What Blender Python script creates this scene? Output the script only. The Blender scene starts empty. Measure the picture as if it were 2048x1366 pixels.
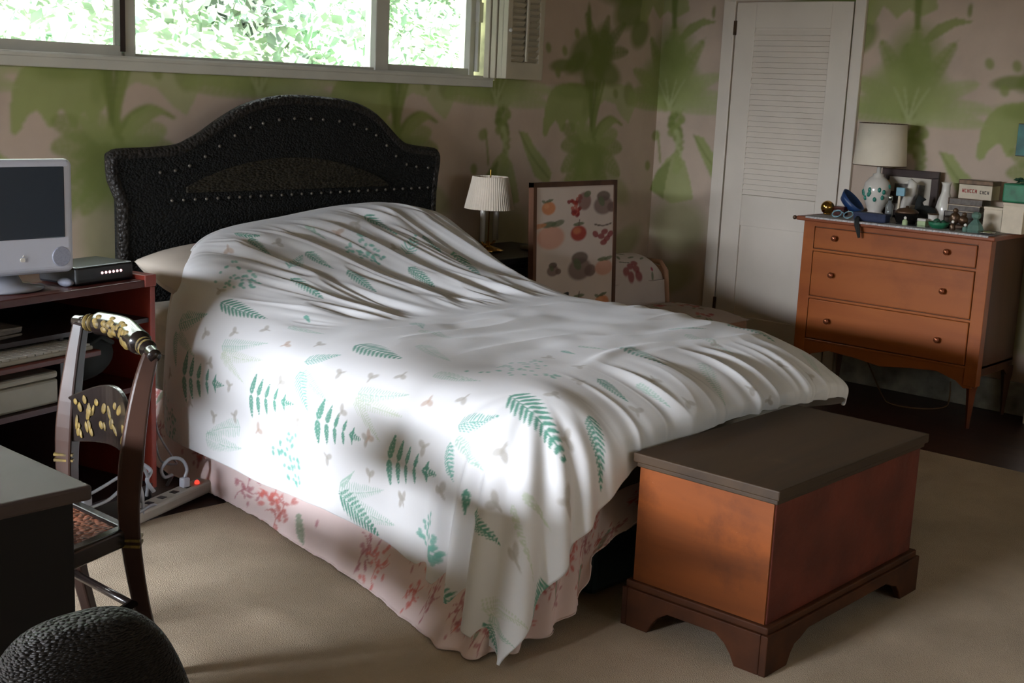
import bpy, bmesh, math, random
import numpy as np
from mathutils import Matrix, Vector
random.seed(7)
PI = math.pi
SC = bpy.context.scene
COL = SC.collection

# ------------------------------------------------------------------ camera
EYE = Vector((0.0, 0.0, 1.5))
yaw, pitch, roll, FPX = 0.84438133, 0.19422187, -0.04528311, 2564.14
f = Vector((math.sin(yaw)*math.cos(pitch), math.cos(yaw)*math.cos(pitch), -math.sin(pitch)))
r = Vector((math.cos(yaw), -math.sin(yaw), 0)); d = f.cross(r)
c_, s_ = math.cos(roll), math.sin(roll)
R2 = c_*r + s_*d; D2 = -s_*r + c_*d
cam_d = bpy.data.cameras.new('camera'); cam = bpy.data.objects.new('camera', cam_d); COL.objects.link(cam)
m = Matrix.Identity(4)
for i in range(3):
    m[i][0] = R2[i]; m[i][1] = -D2[i]; m[i][2] = -f[i]; m[i][3] = EYE[i]
cam.matrix_world = m
cam_d.sensor_width = 36.0; cam_d.lens = FPX/2048*36.0; cam_d.clip_start = 0.05
SC.camera = cam

# ------------------------------------------------------------------ light
SC.view_settings.view_transform = 'Standard'; SC.view_settings.look = 'None'
SC.view_settings.gamma = 1.0; SC.view_settings.use_curve_mapping = False
SC.view_settings.exposure = 0.22
SC.cycles.max_bounces = 7; SC.cycles.diffuse_bounces = 5; SC.cycles.glossy_bounces = 3
SC.cycles.transmission_bounces = 6; SC.cycles.transparent_max_bounces = 8
SC.cycles.use_denoising = True; SC.cycles.caustics_reflective = False; SC.cycles.caustics_refractive = False
SC.cycles.sample_clamp_indirect = 4.0
w = bpy.data.worlds.new('sky'); SC.world = w; w.use_nodes = True
bg = w.node_tree.nodes['Background']; bg.inputs[0].default_value = (0.80, 0.93, 1.0, 1); bg.inputs[1].default_value = 1.6

def area(name, loc, target, sx, sy, power, col):
    l = bpy.data.lights.new(name, 'AREA'); l.shape = 'RECTANGLE'; l.size = sx; l.size_y = sy
    l.energy = power; l.color = col
    o = bpy.data.objects.new(name, l); COL.objects.link(o); o.location = loc
    o.rotation_euler = (Vector(target)-Vector(loc)).to_track_quat('-Z', 'Y').to_euler()
    return o
# daylight outside the window in the left wall, over the back window; last, a weak fill lamp added behind the camera
area('daylight_left', (-4.0, 3.85, 2.60), (3.2, 3.5, 0.7), 3.8, 1.7, 4300, (0.86, 0.91, 1.0))
area('daylight_back', (2.6, 6.2, 3.1), (3.0, 3.2, 0.6), 4.5, 1.6, 520, (0.88, 0.96, 0.92))
area('fill_front', (3.2, -2.2, 1.9), (4.4, 3.0, 0.9), 2.6, 1.4, 9, (1.0, 0.94, 0.86))
sun_d = bpy.data.lights.new('sun', 'SUN'); sun_d.energy = 34.0; sun_d.angle = math.radians(2); sun_d.color = (1.0, 0.97, 0.86)
sun = bpy.data.objects.new('sun', sun_d); COL.objects.link(sun); sun.rotation_euler = (math.radians(38), math.radians(8), math.radians(-20))

# ------------------------------------------------------------------ helpers
def lin(h):
    h = h.lstrip('#'); o = []
    for i in (0, 2, 4):
        c = int(h[i:i+2], 16)/255
        o.append(c/12.92 if c <= 0.04045 else ((c+0.055)/1.055)**2.4)
    return tuple(o)

def mat(name, col, rough=0.6, metal=0.0, var=0.12, scale=18.0, bump=0.0, bscale=None, spec=0.5, stretch=(1, 1, 1),
        attr=None, emit=0.0, trans=0.0, sheen=0.0, alpha=1.0):
    m = bpy.data.materials.new(name); m.use_nodes = True
    nt = m.node_tree; b = nt.nodes['Principled BSDF']
    if isinstance(col, str): col = lin(col)
    tc = nt.nodes.new('ShaderNodeTexCoord'); mp = nt.nodes.new('ShaderNodeMapping')
    mp.inputs['Scale'].default_value = stretch
    nt.links.new(tc.outputs['Object'], mp.inputs[0])
    nz = nt.nodes.new('ShaderNodeTexNoise'); nz.inputs['Scale'].default_value = scale; nz.inputs['Detail'].default_value = 5
    nt.links.new(mp.outputs[0], nz.inputs['Vector'])
    mx = nt.nodes.new('ShaderNodeMix'); mx.data_type = 'RGBA'; mx.blend_type = 'MULTIPLY'
    rp = nt.nodes.new('ShaderNodeMapRange'); rp.inputs[1].default_value = 0.3; rp.inputs[2].default_value = 0.7
    rp.inputs[3].default_value = 1-var*1.6; rp.inputs[4].default_value = 1+var*0.6
    nt.links.new(nz.outputs[0], rp.inputs[0])
    mx.inputs[0].default_value = 1.0
    nt.links.new(rp.outputs[0], mx.inputs[7])
    if attr:
        at = nt.nodes.new('ShaderNodeVertexColor'); at.layer_name = attr
        nt.links.new(at.outputs[0], mx.inputs[6])
    else:
        mx.inputs[6].default_value = (*col, 1)
    nt.links.new(mx.outputs[2], b.inputs['Base Color'])
    b.inputs['Roughness'].default_value = rough; b.inputs['Metallic'].default_value = metal
    b.inputs['Specular IOR Level'].default_value = spec
    if trans: b.inputs['Transmission Weight'].default_value = trans; b.inputs['IOR'].default_value = 1.45
    if sheen: b.inputs['Sheen Weight'].default_value = sheen
    if emit:
        b.inputs['Emission Color'].default_value = (*col, 1); b.inputs['Emission Strength'].default_value = emit
    if bump:
        n2 = nt.nodes.new('ShaderNodeTexNoise'); n2.inputs['Scale'].default_value = bscale or scale*3; n2.inputs['Detail'].default_value = 3
        nt.links.new(mp.outputs[0], n2.inputs['Vector'])
        bp = nt.nodes.new('ShaderNodeBump'); bp.inputs['Strength'].default_value = bump; bp.inputs['Distance'].default_value = 0.01
        nt.links.new(n2.outputs[0], bp.inputs['Height']); nt.links.new(bp.outputs[0], b.inputs['Normal'])
    return m

def woven(name, c1, c2, scale, rough=0.6, bump=0.6, stretch=(1, 1, 1)):
    m = mat(name, c1, rough, spec=0.25); nt = m.node_tree; b = nt.nodes['Principled BSDF']
    mp = [n for n in nt.nodes if n.type == 'MAPPING'][0]; mp.inputs['Scale'].default_value = stretch
    v = nt.nodes.new('ShaderNodeTexVoronoi'); v.inputs['Scale'].default_value = scale
    nt.links.new(mp.outputs[0], v.inputs['Vector'])
    cr = nt.nodes.new('ShaderNodeValToRGB'); cr.color_ramp.elements[0].color = (*lin(c2), 1); cr.color_ramp.elements[1].color = (*lin(c1), 1)
    cr.color_ramp.elements[0].position = 0.05; cr.color_ramp.elements[1].position = 0.6
    nt.links.new(v.outputs['Distance'], cr.inputs[0]); nt.links.new(cr.outputs[0], b.inputs['Base Color'])
    bp = nt.nodes.new('ShaderNodeBump'); bp.inputs['Strength'].default_value = bump; bp.inputs['Distance'].default_value = 0.008; bp.invert = True
    nt.links.new(v.outputs['Distance'], bp.inputs['Height']); nt.links.new(bp.outputs[0], b.inputs['Normal'])
    return m

def wood(name, c1, c2, rough=0.35, axis='y', scale=5.0, bump=0.05, coat=0.0):
    m = mat(name, c1, rough, spec=0.3); nt = m.node_tree; b = nt.nodes['Principled BSDF']
    mp = [n for n in nt.nodes if n.type == 'MAPPING'][0]
    mp.inputs['Scale'].default_value = {'x': (0.18, 1.6, 1.6), 'y': (1.6, 0.18, 1.6), 'z': (1.6, 1.6, 0.18)}[axis]
    n = nt.nodes.new('ShaderNodeTexNoise'); n.inputs['Scale'].default_value = scale; n.inputs['Detail'].default_value = 8; n.inputs['Distortion'].default_value = 0.6
    nt.links.new(mp.outputs[0], n.inputs['Vector'])
    cr = nt.nodes.new('ShaderNodeValToRGB'); e = cr.color_ramp.elements
    e[0].color = (*lin(c2), 1); e[1].color = (*lin(c1), 1); e[0].position = 0.32; e[1].position = 0.62
    nt.links.new(n.outputs[0], cr.inputs[0]); nt.links.new(cr.outputs[0], b.inputs['Base Color'])
    if coat: b.inputs['Coat Weight'].default_value = coat; b.inputs['Coat Roughness'].default_value = 0.2
    if bump:
        bp = nt.nodes.new('ShaderNodeBump'); bp.inputs['Strength'].default_value = bump; bp.inputs['Distance'].default_value = 0.005
        nt.links.new(n.outputs[0], bp.inputs['Height']); nt.links.new(bp.outputs[0], b.inputs['Normal'])
    return m

def wear(m, col, scale=3.0, lo=0.56, hi=0.66, amt=0.75):
    # irregular worn or stained patches laid over a material's own colour
    nt = m.node_tree; b = nt.nodes['Principled BSDF']; src = b.inputs['Base Color'].links[0].from_socket
    tc = nt.nodes.new('ShaderNodeTexCoord'); n = nt.nodes.new('ShaderNodeTexNoise'); n.inputs['Scale'].default_value = scale; n.inputs['Detail'].default_value = 9; n.inputs['Roughness'].default_value = .65
    nt.links.new(tc.outputs['Object'], n.inputs['Vector'])
    r = nt.nodes.new('ShaderNodeMapRange'); r.inputs[1].default_value = lo; r.inputs[2].default_value = hi; r.inputs[4].default_value = amt
    nt.links.new(n.outputs[0], r.inputs[0])
    mx = nt.nodes.new('ShaderNodeMix'); mx.data_type = 'RGBA'; nt.links.new(r.outputs[0], mx.inputs[0]); nt.links.new(src, mx.inputs[6]); mx.inputs[7].default_value = (*lin(col), 1)
    nt.links.new(mx.outputs[2], b.inputs['Base Color']); return m

def tag(o, label=None, cat=None, group=None, kind=None):
    if label: o['label'] = label
    if cat: o['category'] = cat
    if group: o['group'] = group
    if kind: o['kind'] = kind
    return o

def thing(name, loc, label, cat, group=None):
    o = bpy.data.objects.new(name, None); COL.objects.link(o); o.location = loc; o.empty_display_size = 0.05
    return tag(o, label, cat, group)

class MB:
    def __init__(s, xf=None): s.v = []; s.f = []; s.xf = xf
    def add(s, vs, fs):
        n = len(s.v); s.v += [tuple(v) for v in vs]; s.f += [tuple(i+n for i in q) for q in fs]; return s
    def box(s, x0, x1, y0, y1, z0, z1, rot=None, c=None):
        vs = [Vector((x, y, z)) for z in (z0, z1) for x, y in ((x0, y0), (x1, y0), (x1, y1), (x0, y1))]
        if rot is not None:
            cc = Vector(c) if c else Vector(((x0+x1)/2, (y0+y1)/2, (z0+z1)/2))
            vs = [rot @ (v-cc) + cc for v in vs]
        return s.add(vs, [(0, 3, 2, 1), (4, 5, 6, 7), (0, 1, 5, 4), (1, 2, 6, 5), (2, 3, 7, 6), (3, 0, 4, 7)])
    def tube(s, pts, rad, n=10, cap=True, flat=1.0):
        pts = [Vector(p) for p in pts]; rs = rad if isinstance(rad, (list, tuple)) else [rad]*len(pts)
        up = Vector((0, 0, 1)); vs = []; fs = []
        t0 = (pts[1]-pts[0]).normalized()
        a = up.cross(t0)
        if a.length < 0.05: a = Vector((1, 0, 0)).cross(t0)
        a.normalize()
        for i, p in enumerate(pts):
            t = (pts[min(i+1, len(pts)-1)]-pts[max(i-1, 0)]).normalized()
            a = (a - t*a.dot(t)).normalized(); b = t.cross(a)
            for k in range(n):
                an = 2*PI*k/n; vs.append(p + a*math.cos(an)*rs[i] + b*math.sin(an)*rs[i]*flat)
        for i in range(len(pts)-1):
            for k in range(n):
                k2 = (k+1) % n; fs.append((i*n+k, i*n+k2, (i+1)*n+k2, (i+1)*n+k))
        if cap: fs.append(tuple(range(n-1, -1, -1))); fs.append(tuple((len(pts)-1)*n+k for k in range(n)))
        return s.add(vs, fs)
    def lathe(s, prof, c=(0, 0, 0), n=24, axis='z', ry=1.0, cap=True, pleat=0.0, np_=0):
        vs = []; fs = []; c = Vector(c)
        for q, (rr, h) in enumerate(prof):
            for k in range(n):
                an = 2*PI*k/n; r2 = rr*(1+pleat*(1 if k % 2 else -1)) if pleat else rr
                x, y = r2*math.cos(an), r2*math.sin(an)*ry
                vs.append(c + (Vector((x, y, h)) if axis == 'z' else Vector((h, x, y)) if axis == 'x' else Vector((x, h, y))))
        for i in range(len(prof)-1):
            for k in range(n):
                k2 = (k+1) % n
                fs.append((i*n+k, i*n+k2, (i+1)*n+k2, (i+1)*n+k))
        if cap:
            if prof[0][0] > 1e-4: fs.append(tuple(range(n-1, -1, -1)))
            if prof[-1][0] > 1e-4: fs.append(tuple((len(prof)-1)*n+k for k in range(n)))
        return s.add(vs, fs)
    def ball(s, c, rx, ry=None, rz=None, n=20, m=12, rot=None):
        ry = ry or rx; rz = rz or rx; vs = []; fs = []; c = Vector(c)
        for i in range(m+1):
            th = PI*i/m
            for k in range(n):
                an = 2*PI*k/n; v = Vector((rx*math.sin(th)*math.cos(an), ry*math.sin(th)*math.sin(an), rz*math.cos(th)))
                vs.append(c + (rot @ v if rot is not None else v))
        for i in range(m):
            for k in range(n):
                k2 = (k+1) % n; fs.append((i*n+k, (i+1)*n+k, (i+1)*n+k2, i*n+k2))
        return s.add(vs, fs)
    def prism(s, poly, axis, a, b):
        # poly of 2D pts extruded along axis between a and b; 'y': (x,z), 'x': (y,z), 'z': (x,y)
        def P(p, h): return {'y': (p[0], h, p[1]), 'x': (h, p[0], p[1]), 'z': (p[0], p[1], h)}[axis]
        n = len(poly)
        vs = [P(p, a) for p in poly]+[P(p, b) for p in poly]
        fs = [tuple(range(n)), tuple(range(2*n-1, n-1, -1))]+[(i, i+n, (i+1) % n+n, (i+1) % n) for i in range(n)]
        return s.add(vs, fs)
    def build(s, name, m, parent=None, smooth=False, bevel=0.0, seg=2, sub=0):
        off = Vector((0, 0, 0)); p = parent
        while p is not None: off += p.location; p = p.parent
        me = bpy.data.meshes.new(name)
        vs = [Vector(v) for v in s.v]
        if s.xf is not None: vs = [s.xf @ v for v in vs]
        me.from_pydata([tuple(v-off) for v in vs], [], s.f)
        bm = bmesh.new(); bm.from_mesh(me); bmesh.ops.remove_doubles(bm, verts=bm.verts, dist=1e-6)
        bmesh.ops.recalc_face_normals(bm, faces=bm.faces); bm.to_mesh(me); bm.free()
        me.materials.append(m)
        if smooth: me.polygons.foreach_set('use_smooth', [True]*len(me.polygons))
        o = bpy.data.objects.new(name, me); COL.objects.link(o)
        if parent: o.parent = parent
        if bevel:
            md = o.modifiers.new('bevel', 'BEVEL'); md.width = bevel; md.segments = seg; md.limit_method = 'ANGLE'; md.angle_limit = 0.7
            if not smooth: me.polygons.foreach_set('use_smooth', [False]*len(me.polygons))
        if sub:
            md = o.modifiers.new('sub', 'SUBSURF'); md.levels = sub; md.render_levels = sub
        return o
def Z(a): return Matrix.Rotation(a, 3, 'Z')
def X(a): return Matrix.Rotation(a, 3, 'X')
def Y(a): return Matrix.Rotation(a, 3, 'Y')
def arc(cx, cy, rr, a0, a1, n): return [(cx+rr*math.cos(a0+(a1-a0)*i/n), cy+rr*math.sin(a0+(a1-a0)*i/n)) for i in range(n+1)]
def pair(o): return o
def spl(pts, n):
    P = np.array(pts, float); t = np.linspace(0, len(P)-1, n); i = np.clip(t.astype(int), 0, len(P)-2); u = (t-i)[:, None]
    p0 = P[np.maximum(i-1, 0)]; p1 = P[i]; p2 = P[i+1]; p3 = P[np.minimum(i+2, len(P)-1)]
    return 0.5*((2*p1)+(-p0+p2)*u+(2*p0-5*p1+4*p2-p3)*u*u+(-p0+3*p1-3*p2+p3)*u**3)

# ---- painted cloth and paper: a regular grid of points (u right, v up, metres) that carries a colour per point
class Paint:
    def __init__(s, u0, u1, v0, v1, nu, nv, base):
        s.u = np.linspace(u0, u1, nu); s.v = np.linspace(v0, v1, nv); s.nu, s.nv = nu, nv
        s.c = np.ones((nv, nu, 3))*np.array(base)
        s.r = np.random.RandomState(3)
    def _w(s, x0, x1, y0, y1):
        i0, i1 = np.searchsorted(s.u, (x0, x1)); j0, j1 = np.searchsorted(s.v, (y0, y1))
        return slice(max(j0, 0), max(j1, 0)), slice(max(i0, 0), max(i1, 0))
    def _put(s, sl, a, col):
        a = np.clip(a, 0, 1)[..., None]; s.c[sl] = s.c[sl]*(1-a)+np.array(col)*a
    def ell(s, x, y, a, b, ang, col, al=1.0, soft=0.25):
        R = max(a, b)*1.3; sl = s._w(x-R, x+R, y-R, y+R)
        if sl[0].stop <= sl[0].start or sl[1].stop <= sl[1].start: return
        U, V = np.meshgrid(s.u[sl[1]]-x, s.v[sl[0]]-y); c, q = math.cos(ang), math.sin(ang)
        d = np.sqrt(((U*c+V*q)/a)**2+((-U*q+V*c)/b)**2)
        s._put(sl, al*np.clip((1-d)/soft+0.5, 0, 1), col)
    def poly(s, pts, col, al=1.0):
        P = np.array(pts); sl = s._w(P[:, 0].min(), P[:, 0].max(), P[:, 1].min(), P[:, 1].max())
        if sl[0].stop <= sl[0].start or sl[1].stop <= sl[1].start: return
        U, V = np.meshgrid(s.u[sl[1]], s.v[sl[0]]); ins = np.zeros(U.shape, bool); n = len(P)
        for i in range(n):
            x1, y1 = P[i]; x2, y2 = P[(i+1) % n]
            if y1 == y2: continue
            k = ((y1 > V) != (y2 > V)) & (U < (x2-x1)*(V-y1)/(y2-y1)+x1); ins ^= k
        s._put(sl, ins*al, col)
    def stroke(s, pts, w0, w1, col, al=1.0, n=14):
        P = spl(pts, n)
        for i in range(n-1):
            t = i/(n-1); ww = (w0+(w1-w0)*t); dx, dy = P[i+1]-P[i]; L = math.hypot(dx, dy)
            s.ell(P[i][0]+dx/2, P[i][1]+dy/2, L*0.75+ww*.3, ww, math.atan2(dy, dx), col, al, 0.5)
    def frond(s, x, y, ang, L, W, col, bend=0.0, n=14, al=1.0, tw=0.35, lean=0.9):
        # fern frond: rachis from base (x,y) to the tip, leaflets on both sides
        pts = []; a = ang
        for i in range(n+1):
            pts.append((x, y, a)); x += math.cos(a)*L/n; y += math.sin(a)*L/n; a += bend/n
        s.stroke([(p[0], p[1]) for p in pts], L*0.012, L*0.006, col, al*0.9, n=n+1)
        for i, (px, py, a) in enumerate(pts[:-1]):
            t = i/n; ll = W*(math.sin(PI*min(1, (t*0.82+0.18)))**0.7)*(1-0.25*t)
            for sd in (-1, 1):
                la = a+sd*lean
                s.ell(px+math.cos(la)*ll/2, py+math.sin(la)*ll/2, ll/2*1.05, L/n*tw, la, col, al, 0.4)
    def blur(s, k=1):
        for _ in range(k):
            c = np.pad(s.c, ((1, 1), (1, 1), (0, 0)), 'edge'); s.c = (c[:-2, 1:-1]+c[2:, 1:-1]+c[1:-1, :-2]+c[1:-1, 2:]+2*c[1:-1, 1:-1])/6
    def mesh_colors(s, me, mask=None):
        at = me.color_attributes.new('Col', 'FLOAT_COLOR', 'POINT')
        c = np.concatenate([s.c.reshape(-1, 3), np.ones((s.nu*s.nv, 1))], 1).astype(np.float32)
        if mask is not None: c = c[mask]
        at.data.foreach_set('color', c.ravel())

def gridmesh(name, V, nu, nv, m, parent=None, paint=None, smooth=True, skip=None):
    idx = np.arange(nu*nv).reshape(nv, nu)
    F = np.stack([idx[:-1, :-1], idx[:-1, 1:], idx[1:, 1:], idx[1:, :-1]], -1).reshape(-1, 4)
    if skip is not None: F = F[~skip.reshape(-1)]
    off = np.zeros(3); p = parent
    while p is not None: off += np.array(p.location); p = p.parent
    V = V-off
    me = bpy.data.meshes.new(name)
    me.vertices.add(len(V)); me.vertices.foreach_set('co', V.astype(np.float32).ravel())
    me.loops.add(F.size); me.loops.foreach_set('vertex_index', F.ravel().astype(np.int32))
    me.polygons.add(len(F)); me.polygons.foreach_set('loop_start', (np.arange(len(F))*4).astype(np.int32))
    me.polygons.foreach_set('loop_total', np.full(len(F), 4, np.int32))
    me.polygons.foreach_set('use_smooth', np.full(len(F), smooth))
    me.update(calc_edges=True); me.validate()
    if paint is not None: paint.mesh_colors(me)
    me.materials.append(m)
    o = bpy.data.objects.new(name, me); COL.objects.link(o)
    if parent: o.parent = parent
    return o

_rs = np.random.RandomState(11); _perm = _rs.rand(64, 64)
def vnoise(x, y, seed=0):
    x = x+seed*7.3; y = y+seed*3.1
    xi = np.floor(x).astype(int); yi = np.floor(y).astype(int); fx = x-xi; fy = y-yi
    fx = fx*fx*(3-2*fx); fy = fy*fy*(3-2*fy)
    g = lambda a, b: _perm[a % 64, b % 64]
    return (g(xi, yi)*(1-fx)+g(xi+1, yi)*fx)*(1-fy)+(g(xi, yi+1)*(1-fx)+g(xi+1, yi+1)*fx)*fy-0.5
#@@MATS
# ------------------------------------------------------------------ materials
M = {}
M['paper'] = mat('wallpaper_paper', (1, 1, 1), 0.8, var=0.07, scale=5, attr='Col', spec=0.15)
M['white'] = mat('white_paint', '#d6cbbd', 0.45, var=0.05, scale=3)
M['trimw'] = mat('window_paint', '#c4c2b6', 0.5, var=0.06, scale=6)
M['shutter'] = mat('shutter_paint', '#b3aa94', 0.5, var=0.06, scale=6)
M['ceil'] = mat('ceiling_paint', '#8f8370', 0.8, var=0.05)
M['wallplain'] = mat('plain_wall_paint', '#82765f', 0.8, var=0.05)
M['carpet'] = mat('cream_carpet_pile', '#b5a48e', 0.95, var=0.10, scale=3.5, bump=0.8, bscale=260, spec=0.1)
M['floor'] = wood('dark_floor_boards', '#3a2620', '#241613', 0.4, 'y', 7)
M['glass'] = mat('window_glass', '#ffffff', 0.0, trans=1.0, var=0)
M['foliage'] = mat('ivy_leaves', '#b6d6bc', 0.6, var=0.55, scale=1.3)
M['soil'] = mat('garden_bank_soil', '#a9b79a', 0.9, var=0.3, scale=4)
M['rattan'] = woven('black_rattan_weave', '#151615', '#060606', 90, 0.8, 0.9, (1, 1, 1.4))
M['rattan2'] = woven('brown_black_rattan_weave', '#2f2b21', '#0c0a08', 60, 0.55, 1.0, (1, 1, 2))
M['braid'] = woven('braided_black_rattan_rim', '#272421', '#0b0a0a', 70, 0.5, 1.0)
M['stud'] = mat('pewter_stud', '#8f8a80', 0.3, 0.9, var=0.1)
M['duvet'] = mat('duvet_cotton', (1, 1, 1), 0.85, var=0.03, scale=4, attr='Col', spec=0.1, sheen=0.15)
M['skirt'] = mat('skirt_cotton', (1, 1, 1), 0.85, var=0.04, scale=4, attr='Col', spec=0.1)
M['pinkfab'] = mat('floral_print_cotton', (1, 1, 1), 0.85, var=0.04, scale=5, attr='Col', spec=0.1)
M['sheet'] = mat('grey_white_sheet', '#98968e', 0.85, var=0.1, scale=6)
M['ticking'] = mat('mattress_ticking', '#b7ae9f', 0.9, var=0.1)
M['chestr'] = mat('worn_red_paint', '#5a2518', 0.6, var=0.3, scale=5, bump=0.15, bscale=30, spec=0.25)
M['cheststop'] = wood('dark_worn_lid', '#3b2a18', '#261a0f', 0.6, 'x', 4, 0.08)
M['cheste'] = wood('orange_pine_end', '#7e4013', '#4f2609', 0.45, 'y', 4, 0.08)
M['chestb'] = mat('dark_brown_base_paint', '#43230f', 0.65, var=0.3, scale=10, spec=0.2)
M['dres'] = wood('orange_maple', '#94501f', '#7c3c14', 0.42, 'y', 3.5, 0.02, coat=0.08)
M['dresd'] = wood('dark_maple_edge', '#7c4124', '#5c2e1a', 0.4, 'y', 4)
M['dresside'] = wood('dark_brown_side', '#5a3a28', '#402819', 0.45, 'z', 4)  # darker brown for carcass, side aprons and rear legs
M['knob'] = mat('copper_brown_knob', '#8f5236', 0.22, 0.6, var=0.05)
M['brass'] = mat('polished_brass', '#c79a4e', 0.15, 1.0, var=0.05)
M['gilt'] = mat('worn_gilt', '#6f5b26', 0.6, 0.0, var=0.45, scale=60)
M['black'] = mat('black_plastic', '#15161a', 0.4, var=0.1)
M['blackwood'] = mat('ebonised_wood', '#1d1715', 0.22, var=0.25, scale=12)
M['brownpost'] = wood('brown_black_worn_wood', '#3a251c', '#1c1312', 0.4, 'z', 5)
M['compw'] = mat('white_computer_plastic', '#c5c8d6', 0.3, var=0.02)
M['compg'] = mat('grey_speaker_mesh', '#8f92a2', 0.6, var=0.1, scale=200)
M['screen'] = mat('dark_crt_screen', '#2c3642', 0.12, var=0.02)
M['clear'] = mat('clear_acrylic', '#b9bcc8', 0.15, trans=0.5, var=0.0)
M['redwood'] = wood('red_brown_cart_wood', '#532720', '#341816', 0.35, 'x', 4)
M['redlam'] = mat('red_brown_edge_laminate', '#8a3629', 0.35, var=0.1)
M['darklam'] = mat('dark_cart_laminate', '#241719', 0.45, var=0.15)
M['beige'] = mat('beige_plastic', '#8f8a7c', 0.5, var=0.05)
M['beige2'] = mat('pale_beige_plastic', '#a6a298', 0.45, var=0.05)
M['cable'] = mat('pale_cable_rubber', '#9a9da4', 0.4, var=0.05)
M['led'] = mat('pink_white_led', '#ffc8cc', 0.4, emit=1.6, var=0)
M['redled'] = mat('red_led', '#ff3528', 0.4, emit=2.0, var=0)
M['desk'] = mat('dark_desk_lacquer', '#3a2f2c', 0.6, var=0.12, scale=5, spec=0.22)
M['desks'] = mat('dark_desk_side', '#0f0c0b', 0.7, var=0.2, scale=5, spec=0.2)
M['wicker'] = woven('dark_brown_wicker', '#130e0b', '#070504', 130, 0.6, 1.0, (1, 1, 3))
M['cane'] = woven('orange_brown_cane', '#8a5238', '#1c100c', 75, 0.45, 1.0)
M['shade'] = mat('cream_lamp_shade', '#d8cdb8', 0.8, var=0.03)
M['shade2'] = mat('ivory_pleated_shade', '#d3c6b4', 0.8, var=0.03)
M['ceramic'] = mat('white_glazed_ceramic', '#cfc9bf', 0.15, var=0.04)
M['teal'] = mat('teal_glaze', '#2f7d6c', 0.3, var=0.2, scale=40)
M['bluep'] = mat('deep_blue_plastic', '#1c3a66', 0.4, var=0.15)
M['palebl'] = mat('pale_blue_plastic', '#7fa9b8', 0.3, var=0.1)
M['navy'] = mat('navy_cloth', '#28304a', 0.8, var=0.15, scale=60)
M['blackcl'] = mat('black_cloth', '#1a1d1c', 0.9, var=0.2)
M['greenbox'] = mat('green_wrap', '#24724e', 0.5, var=0.25, scale=20)
M['greenleaf'] = mat('dark_green_leaves', '#1d4a34', 0.6, var=0.3)
M['creambox'] = mat('cream_card', '#cdbfa8', 0.7, var=0.08)
M['redprint'] = mat('red_print', '#a5362c', 0.6, var=0.1)
M['blackprint'] = mat('black_print', '#3a3432', 0.6, var=0.1)
M['frame'] = wood('dark_brown_frame', '#3b2a26', '#281c1a', 0.35, 'z', 5)
M['mat_board'] = mat('pale_mat_board', '#b9b1a2', 0.7, var=0.05)
M['photo'] = mat('grey_photo_print', '#6f675f', 0.3, var=0.6, scale=25)
M['brownmet'] = mat('brown_bronze', '#5b4432', 0.35, 0.5, var=0.3, scale=40)
M['aqua'] = mat('pale_aqua_glass', '#8fb8a8', 0.1, trans=0.6, var=0.1)
M['clglass'] = mat('clear_bottle_glass', '#c8ccca', 0.08, trans=0.7, var=0.05)
M['silver'] = mat('silver_metal', '#c9c9c6', 0.2, 1.0, var=0.05)
M['pearl'] = mat('pearl', '#e8e2d8', 0.2, var=0.02)
M['soap'] = mat('pale_green_soap', '#a9b98a', 0.5, var=0.05)
M['orange'] = mat('orange_yellow_enamel', '#b9832c', 0.4, var=0.2, scale=60)
M['lace'] = mat('grey_white_lace', '#b9b6b4', 0.9, var=0.3, scale=120)
M['tan'] = mat('tan_piping', '#a98268', 0.8, var=0.05)
M['bluebin'] = mat('dark_teal_plastic', '#1d333c', 0.5, var=0.1)
M['night'] = mat('dark_nightstand_wood', '#221d20', 0.4, var=0.2)
M['cord'] = mat('brown_cord', '#6b5136', 0.6, var=0.05)
M['baseb'] = mat('marbled_baseboard_paint', '#a3a39a', 0.5, var=0.4, scale=9)
M['pinktis'] = mat('pink_tissue', '#a87f88', 0.9, var=0.2)
M['paperst'] = mat('paper_pages', '#77706a', 0.9, var=0.2, scale=60)
M['thumb'] = mat('red_lacquer', '#4b2019', 0.3, var=0.2)
M['tealpic'] = mat('teal_picture', '#2c6b64', 0.5, var=0.3, scale=12)
wear(M['cheste'], '#3a1a0a', 3.5, .52, .68, .6); wear(M['cheste'], '#b08a6a', 9, .68, .72, .5); wear(M['chestr'], '#35180f', 3.5); wear(M['chestr'], '#8a5a44', 22, .70, .74, .5)
wear(M['cheststop'], '#5a4630', 3, .6, .7, .5); wear(M['dres'], '#6a3010', 2.5, .55, .75, .6)
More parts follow.
